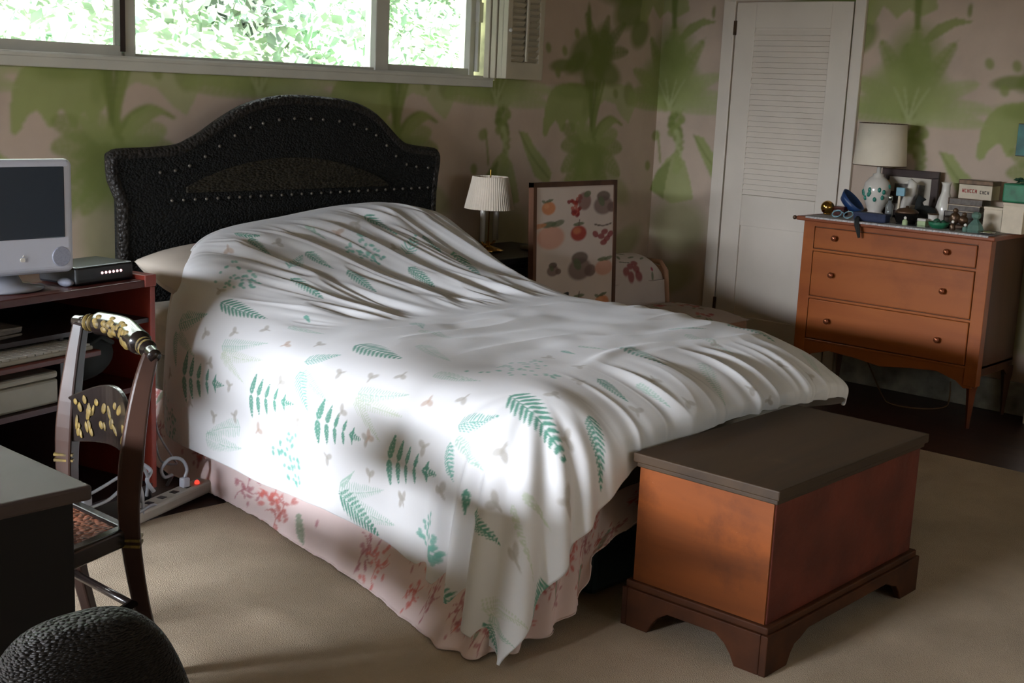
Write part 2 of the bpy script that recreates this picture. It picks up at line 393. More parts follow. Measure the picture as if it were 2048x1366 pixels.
#@@ROOM
# ------------------------------------------------------------------ the room
XR, YB, XL, YF, ZC = 6.471, 4.656, -2.6, -2.0, 2.45
def struct(o): o['kind'] = 'structure'; return o
WCREAM = lin('#bdaa99'); G1 = lin('#949c62'); G2 = lin('#828c50'); G3 = lin('#a3a777'); GD = lin('#717c42')
WX0, WX1, WZ0, WZ1 = 0.9, 5.02, 1.535, 2.30        # window opening in the back wall
def palm_motifs(P, o):
    """One repeat of the wallpaper, 1.53 m wide; o is the trunk's place along the wall."""
    rr = np.random.RandomState(5)
    # broad washed background leaves low on the wall
    for (x, z, a, b, an) in ((0.0, .86, .16, .22, 0), (-.1, .62, .3, .12, .2), (.25, .95, .16, .07, -.5), (-.28, .92, .17, .06, .6),
                             (-.7, .72, .2, .17, 0), (.35, .6, .2, .09, .5), (.0, .4, .34, .1, 0), (-.75, .4, .2, .1, .4)):
        P.ell(o+x, z, a, b, an, G2, .5, .5)
    # umbrella leaf, drooping left of the trunk, with a fringed lower edge
    pts = spl([(-.435, 1.27), (-.43, 1.36), (-.41, 1.45), (-.35, 1.52), (-.22, 1.548), (-.08, 1.54), (-.01, 1.50), (-.02, 1.43), (-.045, 1.345), (-.06, 1.345), (-.075, 1.30), (-.095, 1.29), (-.112, 1.31),
           (-.125, 1.335), (-.145, 1.33), (-.16, 1.285), (-.182, 1.28), (-.20, 1.31), (-.22, 1.345), (-.24, 1.335), (-.255, 1.285), (-.275, 1.275), (-.295, 1.30), (-.32, 1.335), (-.345, 1.33), (-.375, 1.30), (-.395, 1.262), (-.42, 1.25), (-.435, 1.27)], 110)
    P.poly([(o+x, z) for x, z in pts], G1, .95)
    P.ell(o-.2, 1.50, .17, .045, 0, G2, .75, .7); P.ell(o-.07, 1.44, .03, .08, -.15, G2, .6, .7)
    # lighter droop to the right
    P.poly([(o+x, z) for x, z in ((0, 1.53), (.1, 1.56), (.34, 1.55), (.42, 1.47), (.38, 1.40), (.34, 1.33), (.27, 1.37), (.2, 1.44), (.1, 1.46), (.04, 1.42))], G3, .8)
    P.ell(o+.33, 1.5, .05, .07, .3, G2, .7, .4)
    # trunk: a vase of stems
    for dx in (-.075, -.045, -.015, .02, .05, .085):
        P.stroke([(o+dx, 1.56), (o+dx*.6, 1.45), (o+dx*.25, 1.33), (o+dx*.35, 1.22)], .013, .011, GD if abs(dx) < .05 else G2, .85)
    # palm below the trunk
    P.ell(o-.01, 1.12, .14, .16, 0, G2, .85, .5)
    for a, L, b in ((2.9, .28, .5), (2.6, .3, .3), (2.2, .25, .2), (3.4, .3, .5), (.1, .3, -.3), (.5, .26, -.4), (-.4, .34, -.3), (3.8, .34, .4), (-1.0, .3, 0), (4.2, .3, 0)):
        P.frond(o, 1.19, a, L, .085, G2 if L > .27 else G1, b, 10, .6, .62, .75)
    P.stroke([(o+.02, 1.24), (o+.08, 1.32), (o+.17, 1.36), (o+.28, 1.32)], .03, .006, G2, .9)
    P.poly([(o+x, z) for x, z in ((.03, 1.25), (.08, 1.33), (.17, 1.37), (.25, 1.345), (.19, 1.32), (.12, 1.28), (.06, 1.22))], G1, .9)
    # dark crown over the umbrella
    for (x, z, a, b, an) in ((-.1, 1.72, .15, .1, .6), (.06, 1.75, .1, .13, 0), (.1, 1.62, .14, .07, -.3), (-.18, 1.66, .1, .05, .5), (-.02, 1.6, .1, .1, 0), (-.3, 1.64, .1, .035, .1),
                             (.3, 1.98, .16, .1, .4), (.2, 2.12, .3, .12, 0), (.4, 1.86, .1, .08, .9), (-.08, 1.9, .02, .09, .1)):
        P.ell(o+x, z, a, b, an, GD, .85, .45)
    for x, z in ((-.28, 1.72), (-.33, 1.6), (.2, 1.5), (-.18, 1.82), (-.42, 1.73)): P.ell(o+x, z, .022, .03, .5, G2, .8, .4)
    for a, L in ((.9, .3), (.3, .26), (2.3, .3), (1.5, .25)): P.frond(o+.05, 1.7, a, L, .06, GD, -.3, 9, .55, .6, .7)
    # vine column at -0.76
    v = o-.76
    for k in range(26):
        t = k/25; P.ell(v+rr.uniform(-.055, .055)*(1-.5*t), 1.52-.27*t, .024, .03, rr.uniform(0, 3), G2 if k % 3 else GD, .85, .4)
    P.stroke([(v, 1.3), (v+.03, 1.2), (v+.02, 1.05)], .02, .03, G3, .7)
    for k in range(16): P.ell(v+.02+rr.uniform(-.03, .04), 1.26-.012*k, .014, .01, rr.uniform(0, 3), G2, .6, .4)
    P.poly([(v+x, z) for x, z in ((-.17, .93), (-.13, 1.03), (-.06, 1.12), (.0, 1.17), (.08, 1.12), (.13, 1.0), (.16, .9), (.0, .86))], G1, .8)
    P.poly([(v+x, z) for x, z in ((-.17, .93), (-.12, 1.05), (-.02, 1.13), (-.05, .98), (-.06, .88))], GD, .7)
    P.stroke([(v-.14, 1.29), (v-.12, 1.22), (v-.1, 1.1)], .008, .008, G2, .7)
    P.ell(v-.15, 1.26, .035, .03, .3, G2, .8, .4); P.ell(v-.21, 1.08, .025, .03, .3, G2, .8, .4)
    # broad pointed leaf, lower right of the vine
    P.poly([(v+x, z) for x, z in ((.13, 1.28), (.2, 1.27), (.26, 1.2), (.36, 1.12), (.42, 1.05), (.4, .98), (.28, 1.03), (.22, 1.12), (.17, 1.2))], G1, .9)
    P.stroke([(v+.13, 1.28), (v+.25, 1.14), (v+.4, 1.02)], .006, .006, GD, .6)
    # fountain palm above the vine
    q = v-.06
    for a, L, b, cc in ((1.57, .5, 0, G2), (1.2, .46, -.3, G2), (1.9, .46, .3, G2), (.75, .42, -.6, G3), (2.4, .42, .5, G1), (2.75, .4, .5, G1), (.35, .46, -.5, G3), (.1, .42, -.3, G3), (3.0, .4, .2, G1), (1.4, .4, 0, G2), (1.7, .4, 0, GD)):
        P.frond(q, 1.44, a, L, .085, cc, b, 11, .6, .6, .6)
    P.ell(q, 1.68, .15, .22, 0, G2, .9, .7); P.ell(q-.14, 1.58, .14, .12, .3, G1, .8, .7); P.ell(q+.13, 1.56, .12, .1, -.3, G1, .7, .7)
    for dx in (-.05, -.02, .02, .05): P.stroke([(q, 1.42), (q+dx, 1.52), (q+dx*2, 1.6)], .008, .005, G3, .9)
    P.poly([(q+x, z) for x, z in ((.03, 1.84), (.1, 1.92), (.2, 1.955), (.3, 1.935), (.2, 1.91), (.12, 1.86), (.06, 1.82))], G2, .85)
    P.poly([(q+x, z) for x, z in ((-.32, 1.93), (-.3, 2.1), (-.2, 2.2), (.05, 2.2), (.1, 2.0), (.02, 1.96), (-.06, 2.0), (-.12, 1.95), (-.2, 2.02), (-.25, 1.92))], G1, .8)
    P.stroke([(q, 2.2), (q-.01, 2.05), (q, 1.9)], .03, .015, GD, .8)
    P.ell(q+.27, 1.99, .012, .035, 0, GD, .8, .4)
TR = [2.79+1.53*k for k in range(-4, 5)]
# back wall, with the window opening
nu, nv = 1140, 330
P = Paint(XL, XR, -.03, ZC, nu, nv, WCREAM)
for o in TR: palm_motifs(P, o)
P.blur(1)
U, V = np.meshgrid(P.u, P.v)
cu = (U[:-1, :-1]+U[1:, 1:])/2; cv = (V[:-1, :-1]+V[1:, 1:])/2
hole = (cu > WX0) & (cu < WX1) & (cv > WZ0) & (cv < WZ1)
pts = np.stack([U, np.full_like(U, YB), V], -1).reshape(-1, 3)
wb = struct(gridmesh('wall_back', pts, nu, nv, M['paper'], paint=P, smooth=False, skip=hole))
# reveal of the opening
rv = MB()
rv.box(WX1-.01, WX1+.10, YB+.001, YB+.26, WZ0-.1, WZ1+.1); rv.box(WX0-.1, WX0+.01, YB+.001, YB+.26, WZ0-.1, WZ1+.1)
rv.box(WX0-.1, WX1+.1, YB+.001, YB+.26, WZ1-.01, WZ1+.1)
M['reveal'] = mat('reveal_paper', '#9c966e', 0.8, var=0.5, scale=6)
struct(rv.build('trim_1', M['reveal']))
# outer leaf of the back wall round the opening
ob = MB(); ob.box(XL, WX0, YB+.2, YB+.26, 0, ZC); ob.box(WX1, XR, YB+.2, YB+.26, 0, ZC); ob.box(WX0, WX1, YB+.2, YB+.26, 0, WZ0-.04); ob.box(WX0, WX1, YB+.2, YB+.26, WZ1, ZC)
struct(ob.build('wall_back_outer', M['wallplain']))
# right wall
nu, nv = 840, 330
P = Paint(0, 4.656+2.0, -.03, ZC, nu, nv, WCREAM)
for o in TR+[TR[-1]+1.53*k for k in range(1, 6)]: palm_motifs(P, o-XR)
P.blur(1)
U, V = np.meshgrid(P.u, P.v)
pts = np.stack([np.full_like(U, XR), YB-U, V], -1).reshape(-1, 3)
struct(gridmesh('wall_right', pts, nu, nv, M['paper'], paint=P, smooth=False))
# left wall with a wide window, front wall, ceiling, floor
LW = (0.9, 4.60, 0.45, 1.86)
wl = MB(); wl.box(XL-.1, XL, YF, LW[0], -.03, ZC); wl.box(XL-.1, XL, LW[1], YB, -.03, ZC); wl.box(XL-.1, XL, LW[0], LW[1], -.03, LW[2]); wl.box(XL-.1, XL, LW[0], LW[1], LW[3], ZC)
struct(wl.build('wall_left', M['wallplain']))
wf = MB(); wf.box(XL, 1.9, YF-.1, YF, -.03, ZC); wf.box(4.5, XR, YF-.1, YF, -.03, ZC); wf.box(1.9, 4.5, YF-.1, YF, -.03, .9); wf.box(1.9, 4.5, YF-.1, YF, 2.1, ZC)
struct(wf.build('wall_front', M['wallplain']))
struct(MB().box(XL, XR, YF, YB+.26, ZC, ZC+.1).build('ceiling', M['ceil']))
struct(MB().box(XL, XR+.1, YF, YB+.26, -.12, -.012).build('floor', M['floor']))
cp = MB()
edge = [(XL+.05, YF+.05), (5.37, YF+.05), (5.385, 2.0), (5.37, 3.70)]
n = 60
for i in range(n+1):
    x = 5.37-(5.37+2.5)*i/n; edge.append((x, 3.70+.02*math.sin(i*2.3)+.012*math.sin(i*5.1) - (0.02 if x < 2.7 else 0)))
cp.prism(edge, 'z', -.012, 0.0)
tag(cp.build('carpet', M['carpet']), 'large cream carpet with a frayed back edge under the bed and chest', 'carpet')
# window in the back wall
wi = bpy.data.objects.new('window_1', None); COL.objects.link(wi); wi.location = (2.9, YB, 1.55); wi['kind'] = 'structure'
YG = YB+.10
fr = MB()
fr.box(WX0-.02, 4.977, YB-.022, YB+.012, 1.503, 1.56)           # apron casing under the opening
fr.box(WX0-.02, 4.977, YB-.028, YB+.14, 1.540, 1.556)            # stool
fr.build('sill', M['trimw'], wi, bevel=.004)
def win_frame(z0=1.548, z1=2.29):
    a = MB()
    a.box(WX0, 4.93, YG-.02, YG+.04, z0, z0+.025); a.box(4.28, 4.93, YG-.025, YG+.035, z0, z0+.046); a.box(WX0, 4.93, YG-.02, YG+.04, z1-.03, z1)
    a.build('frame', M['trimw'], wi, bevel=.003)
    for x0, x1, nm in ((2.885, 2.937, 'mullion'), (4.238, 4.325, 'mullion'), (4.888, 4.926, 'jamb'), (WX0, WX0+.05, 'jamb')):
        MB().box(x0, x1, YG-.03, YG+.05, z0, z1).build(nm, M['trimw'], wi, bevel=.004)
    for x0, x1 in ((2.862, 2.886),):
        tag(MB().box(x0, x1, YG-.036, YG+.02, z0+.03, z1).build('gasket', M['desk'], wi), 'dark green-grey edge of the sliding sash')
    # the left sash sits lower on its own rail
    MB().box(WX0, 2.870, YG-.035, YG-.005, z0, z0+.054).build('sash_rail', M['trimw'], wi, bevel=.003)
    for x0, x1 in ((WX0+.04, 2.87), (2.93, 4.25), (4.32, 4.90)):
        MB().box(x0, x1, YG+.005, YG+.009, z0+.02, z1-.02).build('pane', M['glass'], wi)
    la = MB(); la.box(4.928, 4.945, YG-.05, YG-.02, 1.58, z1); la.box(4.922, 4.952, YG-.058, YG-.02, 1.83, 1.93)
    la.build('latch', M['trimw'], wi, bevel=.002)
win_frame()
# folded plantation shutters right of the window
sh = thing('folding_shutter', (5.22, YB-.06, 1.55), 'white louvred shutter folded into a stack right of the window', 'shutter')
SX0, SX1, SZ = 4.880, 5.162, 1.550
for k in range(3):
    y0 = YB-.074-.041*k; dx = .005*((k*7) % 3)
    MB().box(SX0+dx, SX1-.004, y0, y0+.035, SZ, 2.30).build('panel', M['shutter'], sh, bevel=.004)
y0 = YB-.074-.123
fp = MB(); fp.box(SX0, SX0+.036, y0, y0+.032, SZ, 2.30); fp.box(SX1-.036, SX1, y0, y0+.032, SZ, 2.30)
fp.box(SX0+.03, SX1-.03, y0, y0+.032, SZ, SZ+.085); fp.box(SX0+.03, SX1-.03, y0+.022, y0+.030, SZ+.08, 2.3)
front = fp.build('front_panel', M['shutter'], sh, bevel=.003)
lv = MB(); xm = (SX0+SX1)/2
for k in range(22):
    z = SZ+.098+.030*k
    for xa, xb in ((SX0+.037, xm-.006), (xm+.006, SX1-.037)): lv.box(xa, xb, y0-.002, y0+.022, z-.004, z+.004, rot=X(-.75))
lv.build('louvre', M['shutter'], front)
MB().box(xm-.007, xm+.007, y0-.014, y0-.003, SZ+.09, 2.3).build('tilt_rod', M['shutter'], front, bevel=.002)
MB().ball((SX0+.012, y0-.010, 1.79), .010).build('knob', M['ceramic'], front, smooth=True)
# door in the right wall
dr = bpy.data.objects.new('door_1', None); COL.objects.link(dr); dr.location = (XR, 3.76, 0); dr['kind'] = 'structure'
ca = MB(); ca.box(XR-.025, XR+.01, 4.135, 4.215, -.012, 2.05); ca.box(XR-.025, XR+.01, 3.325, 3.390, -.012, 2.05); ca.box(XR-.025, XR+.01, 3.325, 4.215, 2.05, 2.12)
ca.build('casing', M['white'], dr, bevel=.004)
dl = MB(); x0, x1 = XR-.02, XR-.004
dl.box(x0, x1, 4.00, 4.127, .01, 2.04); dl.box(x0, x1, 3.400, 3.525, .01, 2.04)
dl.box(x0, x1, 3.525, 4.00, .78, .96); dl.box(x0, x1, 3.525, 4.00, 1.90, 2.04); dl.box(x0, x1, 3.525, 4.00, .01, .25)
leaf = dl.build('door_leaf', M['white'], dr, bevel=.003)
MB().box(x0+.012, x1-.001, 3.52, 4.005, .24, .79).build('lower_panel', M['white'], dr, bevel=.002)
lo = MB()
for k in range(31):
    z = .975+.03*k; lo.box(x0+.004, x0+.012, 3.523, 4.002, z-.014, z+.014, rot=Y(.28))
lo.box(x0+.012, x1, 3.52, 4.005, .95, 1.91)
lo.build('louvre', M['white'], dr)
for z in (1.90, .3): tag(MB().box(x0-.008, x0+.002, 4.120, 4.138, z-.04, z+.04).build('hinge', M['brownmet'], dr), 'dark brown hinge')
# baseboards, and the casing that closes the wall on the right
struct(MB().box(XR-.016, XR, 2.22, 3.325, -.012, .155).build('baseboard_right', M['baseb'], bevel=.003))
struct(MB().box(XR-.016, XR, 4.215, YB, -.012, .155).build('baseboard_right_corner', M['baseb'], bevel=.003))
struct(MB().box(XL, XR, YB-.016, YB, -.012, .155).build('baseboard_back', M['baseb'], bevel=.003))
struct(MB().box(6.30, XR, 1.95, 2.20, -.012, 2.12).build('trim_2', M['white'], bevel=.005))

# ------------------------------------------------------------------ garden bank outside
gb = MB(); gb.add([(-6, 5.0, .6), (12, 5.0, .6), (14, 12, 4.6), (-8, 12, 4.6), (14, 14, 7), (-8, 14, 7)], [(0, 1, 2, 3), (3, 2, 4, 5)])
tag(gb.build('garden_bank', M['soil']), kind='structure')
rr = np.random.RandomState(2); nl = 70000
cx = rr.uniform(0.2, 11.5, nl); tt = rr.uniform(0, 1, nl)**.9; cy = 6.0+7.5*tt; cz = .6+(cy-5)*4/7+rr.uniform(0, .55, nl)+.35*np.sin(cx*1.7+cy)
sz = rr.uniform(.018, .055, nl)
A = rr.normal(size=(nl, 3)); A /= np.linalg.norm(A, axis=1)[:, None]
B = np.cross(A, rr.normal(size=(nl, 3))); B /= np.linalg.norm(B, axis=1)[:, None]
cc = np.stack([cx, cy, cz], 1); s3 = sz[:, None]
q = np.stack([cc-A*s3*1.3, cc+B*s3*.8, cc+A*s3*1.3, cc-B*s3*.8], 1).reshape(-1, 3)
me = bpy.data.meshes.new('ivy'); me.from_pydata(q.tolist(), [], [(4*i, 4*i+1, 4*i+2, 4*i+3) for i in range(nl)]); me.materials.append(M['foliage'])
iv = bpy.data.objects.new('ivy', me); COL.objects.link(iv)
tag(iv, 'sunlit pale green ivy and shrubs covering the bank outside the window', 'ivy', kind='stuff')
#@@BED
# ------------------------------------------------------------------ bed
bed = thing('bed', (3.5, 4.5, 0), 'queen bed with arched black rattan headboard against the back wall', 'bed')
out = [(2.70, 1.10), (2.695, 1.15), (2.70, 1.185), (2.75, 1.193), (2.87, 1.197), (2.99, 1.208), (3.06, 1.235), (3.13, 1.27), (3.22, 1.325), (3.31, 1.37), (3.42, 1.402),
       (3.52, 1.417), (3.62, 1.421), (3.74, 1.417), (3.85, 1.409), (3.95, 1.39), (4.03, 1.36), (4.09, 1.322), (4.15, 1.275), (4.20, 1.237), (4.25, 1.212), (4.33, 1.20), (4.42, 1.192), (4.455, 1.18), (4.458, 1.14), (4.45, 1.09)]
YH = 4.50
top = [tuple(p) for p in spl(out, 90)]
hb_poly = [(2.735, .10), (2.735, 1.05)]+top+[(4.435, 1.04), (4.43, .10)]
hbm = MB(); hbm.prism(hb_poly[::-1], 'y', YH, YH+.08)
hb = hbm.build('headboard', M['rattan'], bed, bevel=.012)
rim = MB(); rim.tube([(x, YH+.02, z-.012) for x, z in [(2.745, .5), (2.742, 1.0)]+top+[(4.44, 1.0), (4.435, .5)]], .026, 10)
rim.build('rim', M['braid'], hb, smooth=True)
# inner arched panel of lighter weave
ins = [(3.02, 1.025)]+[(3.02+1.1*i/24, 1.03+.135*math.sin(PI*min(1, (i+.6)/25))**.75) for i in range(25)]+[(4.14, 1.025)]
MB().prism(ins[::-1], 'y', YH-.008, YH+.002).build('inset_panel', M['rattan2'], hb, bevel=.003)
studs = []
L = 0; last = None
off = [(x, z-.088) for x, z in top if 2.80 < x < 4.40]
acc = .0
for i in range(1, len(off)):
    acc += math.hypot(off[i][0]-off[i-1][0], off[i][1]-off[i-1][1])
    if acc > .064: studs.append(off[i]); acc = 0
studs += [(2.95+.0555*k, .996+.0006*k) for k in range(27)]
for x, z in studs: MB().ball((x, YH-.004, z), .0072, .005, .0072, 8, 6).build('stud', M['stud'], hb, smooth=True)
MB().box(2.72, 4.16, 2.26, 4.48, .42, .60).build('mattress', M['ticking'], bed, bevel=.05, seg=4)
MB().box(2.73, 4.15, 2.27, 4.48, .28, .42).build('box_spring', M['sheet'], bed, bevel=.02)
for x, y in ((2.84, 2.45), (4.05, 2.45), (2.84, 4.35), (4.05, 4.35)): MB().lathe([(.025, .001), (.03, .28)], (x, y, 0), 10).build('leg', M['black'], bed)

# pillows
def pillow(name, c, sx, sy, sz, rot, label, paintseed, m):
    nu = nv = 61; P = Paint(-1, 1, -1, 1, nu, nv, lin('#b3a99c')); rs = np.random.RandomState(paintseed)
    for k in range(16):
        a, b = rs.uniform(-1, 1, 2); col = [lin('#b06a5c'), lin('#c99a6c'), lin('#a88a8a'), lin('#7d8a6a')][k % 4]
        for j in range(5): P.ell(a+rs.uniform(-.12, .12), b+rs.uniform(-.12, .12), .07, .05, rs.uniform(0, 3), col, .7, .5)
    U, V = np.meshgrid(P.u, P.v)
    prof = (np.clip(1-np.abs(U)**2.6, 0, 1)*np.clip(1-np.abs(V)**2.6, 0, 1))**.5
    th = sz*prof; wob = 1-.05*(np.abs(U*V))
    p = thing(name, c, label, 'pillow')
    o = None
    for sgn, nm in ((1, 'case_top'), (-1, 'case_underside')):
        Q = np.stack([U*sx*wob, V*sy*wob, sgn*th+.006*vnoise(U*5, V*5, 3)*prof], -1).reshape(-1, 3)
        Rm = np.array((Z(rot[2]) @ Y(rot[1]) @ X(rot[0])))
        Q = Q @ Rm.T + np.array(c)
        o = gridmesh(nm, Q, nu, nv, m, p, P)
    return p
pillow('pillow', (3.06, 4.26, .735), .33, .21, .085, (.28, -.06, .05), 'pinkish floral pillow poking out under the duvet at the left end of the headboard', 1, M['pinkfab'])
pillow('pillow', (3.78, 4.26, .755), .34, .21, .09, (.32, 0, -.02), 'pinkish floral pillow almost hidden by the duvet at the right end of the headboard', 4, M['pinkfab'])

# duvet: control rows from head to foot, columns from the left hem over the bed to the right hem
rows = [
 # y-head edge
 [(2.66,4.10,.30),(2.72,4.16,.48),(2.80,4.25,.66),(2.93,4.34,.80),(3.12,4.42,.865),(3.45,4.45,.90),(3.80,4.45,.925),(4.05,4.43,.92),(4.20,4.40,.80),(4.29,4.38,.55),(4.30,4.36,.35)],
 [(2.61,4.03,.20),(2.64,4.07,.40),(2.71,4.14,.60),(2.83,4.20,.775),(3.02,4.27,.865),(3.40,4.27,.915),(3.75,4.26,.955),(4.02,4.25,.95),(4.21,4.24,.86),(4.30,4.23,.58),(4.31,4.22,.33)],
 [(2.60,3.95,.17),(2.60,3.96,.40),(2.65,3.98,.60),(2.77,4.02,.735),(2.98,4.05,.805),(3.40,4.04,.85),(3.75,4.04,.875),(4.02,4.04,.87),(4.21,4.03,.80),(4.31,4.02,.56),(4.32,4.02,.32)],
 [(2.58,3.68,.165),(2.585,3.68,.40),(2.62,3.69,.57),(2.75,3.72,.67),(2.98,3.74,.71),(3.40,3.74,.725),(3.75,3.74,.735),(4.02,3.74,.725),(4.21,3.74,.675),(4.31,3.73,.53),(4.33,3.73,.30)],
 [(2.565,3.40,.16),(2.57,3.40,.39),(2.61,3.40,.56),(2.74,3.41,.635),(2.98,3.42,.65),(3.40,3.42,.648),(3.75,3.42,.650),(4.02,3.42,.652),(4.21,3.42,.63),(4.31,3.42,.52),(4.33,3.42,.30)],
 [(2.545,3.00,.155),(2.55,3.00,.38),(2.59,3.00,.56),(2.73,3.00,.638),(2.98,3.00,.655),(3.40,3.00,.652),(3.75,3.00,.655),(4.02,3.00,.66),(4.21,3.00,.64),(4.31,3.00,.52),(4.33,3.00,.30)],
 [(2.515,2.65,.14),(2.52,2.64,.37),(2.565,2.62,.56),(2.71,2.60,.65),(2.96,2.60,.667),(3.38,2.60,.662),(3.73,2.60,.665),(4.01,2.60,.665),(4.20,2.60,.635),(4.30,2.60,.52),(4.32,2.60,.32)],
 [(2.455,2.38,.09),(2.47,2.38,.34),(2.53,2.37,.55),(2.68,2.35,.655),(2.94,2.34,.668),(3.36,2.33,.664),(3.70,2.33,.66),(3.98,2.33,.652),(4.17,2.33,.61),(4.27,2.33,.52),(4.30,2.34,.36)],
 [(2.40,2.24,.05),(2.43,2.22,.30),(2.50,2.20,.51),(2.67,2.19,.62),(2.92,2.18,.625),(3.34,2.17,.625),(3.68,2.17,.618),(3.96,2.17,.60),(4.14,2.18,.56),(4.23,2.19,.50),(4.26,2.20,.40)],
 [(2.375,2.13,.02),(2.43,2.13,.20),(2.52,2.11,.38),(2.68,2.095,.50),(2.92,2.085,.555),(3.34,2.08,.565),(3.68,2.08,.555),(3.96,2.085,.54),(4.13,2.10,.515),(4.21,2.12,.48),(4.24,2.14,.42)],
 [(2.355,2.08,.008),(2.44,2.085,.08),(2.56,2.08,.20),(2.71,2.075,.34),(2.93,2.075,.47),(3.34,2.08,.515),(3.68,2.085,.505),(3.96,2.09,.49),(4.12,2.10,.475),(4.19,2.115,.455),(4.22,2.13,.43)],
]
Kc = np.array(rows); NR, NC = Kc.shape[:2]
def cat_interp(K, n, axis):
    K = np.moveaxis(K, axis, 0); t = np.linspace(0, len(K)-1, n); i = np.clip(t.astype(int), 0, len(K)-2); u = (t-i).reshape(-1, 1, 1)
    p0, p1, p2, p3 = K[np.maximum(i-1, 0)], K[i], K[i+1], K[np.minimum(i+2, len(K)-1)]
    o = 0.5*((2*p1)+(-p0+p2)*u+(2*p0-5*p1+4*p2-p3)*u*u+(-p0+3*p1-3*p2+p3)*u**3)
    return np.moveaxis(o, 0, axis)
def resample(S, n, axis):
    # even spacing along the sheet, so that the print keeps its scale
    S = np.moveaxis(S, axis, 0); dl = np.linalg.norm(np.diff(S, axis=0), axis=2).mean(1); s = np.concatenate([[0], np.cumsum(dl)])
    t = np.linspace(0, s[-1], n); i = np.clip(np.searchsorted(s, t, side='right')-1, 0, len(s)-2); u = ((t-s[i])/(s[i+1]-s[i])).reshape(-1, 1, 1)
    return np.moveaxis(S[i]*(1-u)+S[i+1]*u, 0, axis), s[-1]
S = cat_interp(cat_interp(Kc, 300, 0), 300, 1)
NU, NV = 640, 640
S, LV = resample(S, NV, 0); S, LU = resample(S, NU, 1)
du = np.gradient(S, axis=1); dv = np.gradient(S, axis=0); N = np.cross(dv, du); N /= np.linalg.norm(N, axis=2)[..., None]+1e-9
if N[NV//2, NU//2, 2] < 0: N = -N
uu, vv = np.meshgrid(np.linspace(0, LU, NU), np.linspace(0, LV, NV))   # cloth coordinates, v from head to foot
Xw, Yw, Zw = S[..., 0], S[..., 1], S[..., 2]
def sm(a, b, x): t = np.clip((x-a)/(b-a), 0, 1); return t*t*(3-2*t)
def ridged(x, y, s): return 1-2*np.abs(vnoise(x, y, s)*2)
ontop = sm(2.62, 2.85, Xw)*sm(.5, .6, Zw+.0*Xw)
slope = sm(3.35, 3.55, Yw)*(1-sm(4.12, 4.30, Yw))*sm(2.70, 3.0, Xw)
# gathers running down the pillow slope, slightly towards the right
a1 = (Xw*.88+Yw*.47); b1 = (Xw*.47-Yw*.88)
g = ridged(a1*13+.5*vnoise(b1*3, a1*3, 2), b1*2.0, 1)*.021+ridged(a1*26, b1*3.2, 4)*.009
flat = (1-sm(3.25, 3.5, Yw))*sm(2.3, 2.5, Yw)*sm(2.7, 2.95, Xw)
g2 = ridged(Yw*9+.6*Xw, Xw*1.7, 6)*.008+vnoise(Xw*9, Yw*12, 8)*.008
foot = (1-sm(2.14, 2.45, Yw))*sm(2.6, 2.8, Xw)
g3 = ridged(Xw*9+.8*(Zw-.6), Zw*1.2+Yw, 9)*.014+ridged(Xw*21, Zw*2, 12)*.004
side = (1-sm(2.60, 2.78, Xw))
corner = (1-sm(2.36, 2.68, Yw))*(1-sm(2.62, 2.85, Xw))*(1-sm(.56, .66, Zw))
aa = np.arctan2(Yw-2.30, Xw-2.70)
g4 = np.sin(aa*15+1.2)*.028*(1-Zw/.7)
g5 = vnoise(Yw*5, Zw*1.5, 14)*.02*(1-sm(.45, .62, Zw))+vnoise(Yw*13, Zw*4, 15)*.006
band = np.exp(-((Yw-2.42-.05*np.sin(Xw*6))/.03)**2)*.010*sm(2.9, 3.2, Xw)*(1-sm(3.9, 4.15, Xw))   # soft ridge near the foot
disp = slope*g+flat*g2+foot*(1-corner)*g3*.9+side*(1-corner)*g5+corner*g4+vnoise(Xw*3, Yw*3, 20)*.014*ontop+band
edge_h = np.clip(vv/.03, 0, 1)
disp += np.where(vv < .10, .006*np.exp(-((vv-.08)/.006)**2), 0)
S = S+N*disp[..., None]
S[..., 2] = np.maximum(S[..., 2], .004)
DP = Paint(0, LU, 0, LV, NU, NV, lin('#dadadb'))
T1 = lin('#6fa99a'); T2 = lin('#5a917f'); T3 = lin('#a3bfb2'); T4 = lin('#bfc9b6'); MO = lin('#a9a49c'); MB_ = lin('#b59f90')
def moth(u, v, a, c=MO, s=.02):
    for sd in (-1, 1): DP.ell(u+math.cos(a+sd*.75)*s*.75, v+math.sin(a+sd*.75)*s*.75, s*.85, s*.50, a+sd*.9, c, .75, .5)
    DP.ell(u-math.cos(a)*s*.3, v-math.sin(a)*s*.3, s*.8, s*.25, a, c, .7, .5)
def cluster(u, v, a, L, c=T1):
    rs = np.random.RandomState(int(u*1000) % 97)
    for k in range(46):
        t = rs.uniform(0, 1); w = (.75-.55*t)*L*.75; x = t*L; y = rs.uniform(-w, w)
        DP.ell(u+math.cos(a)*x-math.sin(a)*y, v+math.sin(a)*x+math.cos(a)*y, .0085, .0065, rs.uniform(0, 3), c, .8, .4)
def leafrow(u, v, a, L, W, c, n=11, lean=.85, al=.95, wd=.30):
    # a fern drawn as clearly separate pointed leaflets either side of a stem, melting into a solid tip
    DP.stroke([(u, v), (u+math.cos(a+.06)*L*.5, v+math.sin(a+.06)*L*.5), (u+math.cos(a)*L, v+math.sin(a)*L)], .0016, .0012, c, al, 18)
    for i in range(n):
        t = (i+.3)/n; x = u+math.cos(a+.06*(1-t))*L*t; y = v+math.sin(a+.06*(1-t))*L*t; w = W*(1-t)**.75*(.75+.25*min(1, t*5))
        for sd in (-1, 1):
            la = a+sd*lean
            for q, k in ((.30, .36), (.62, .34), (.85, .20)): DP.ell(x+math.cos(la)*w*q, y+math.sin(la)*w*q, w*.26, max(.0018, L/n*wd*k*2.0), la, c, al, .5)
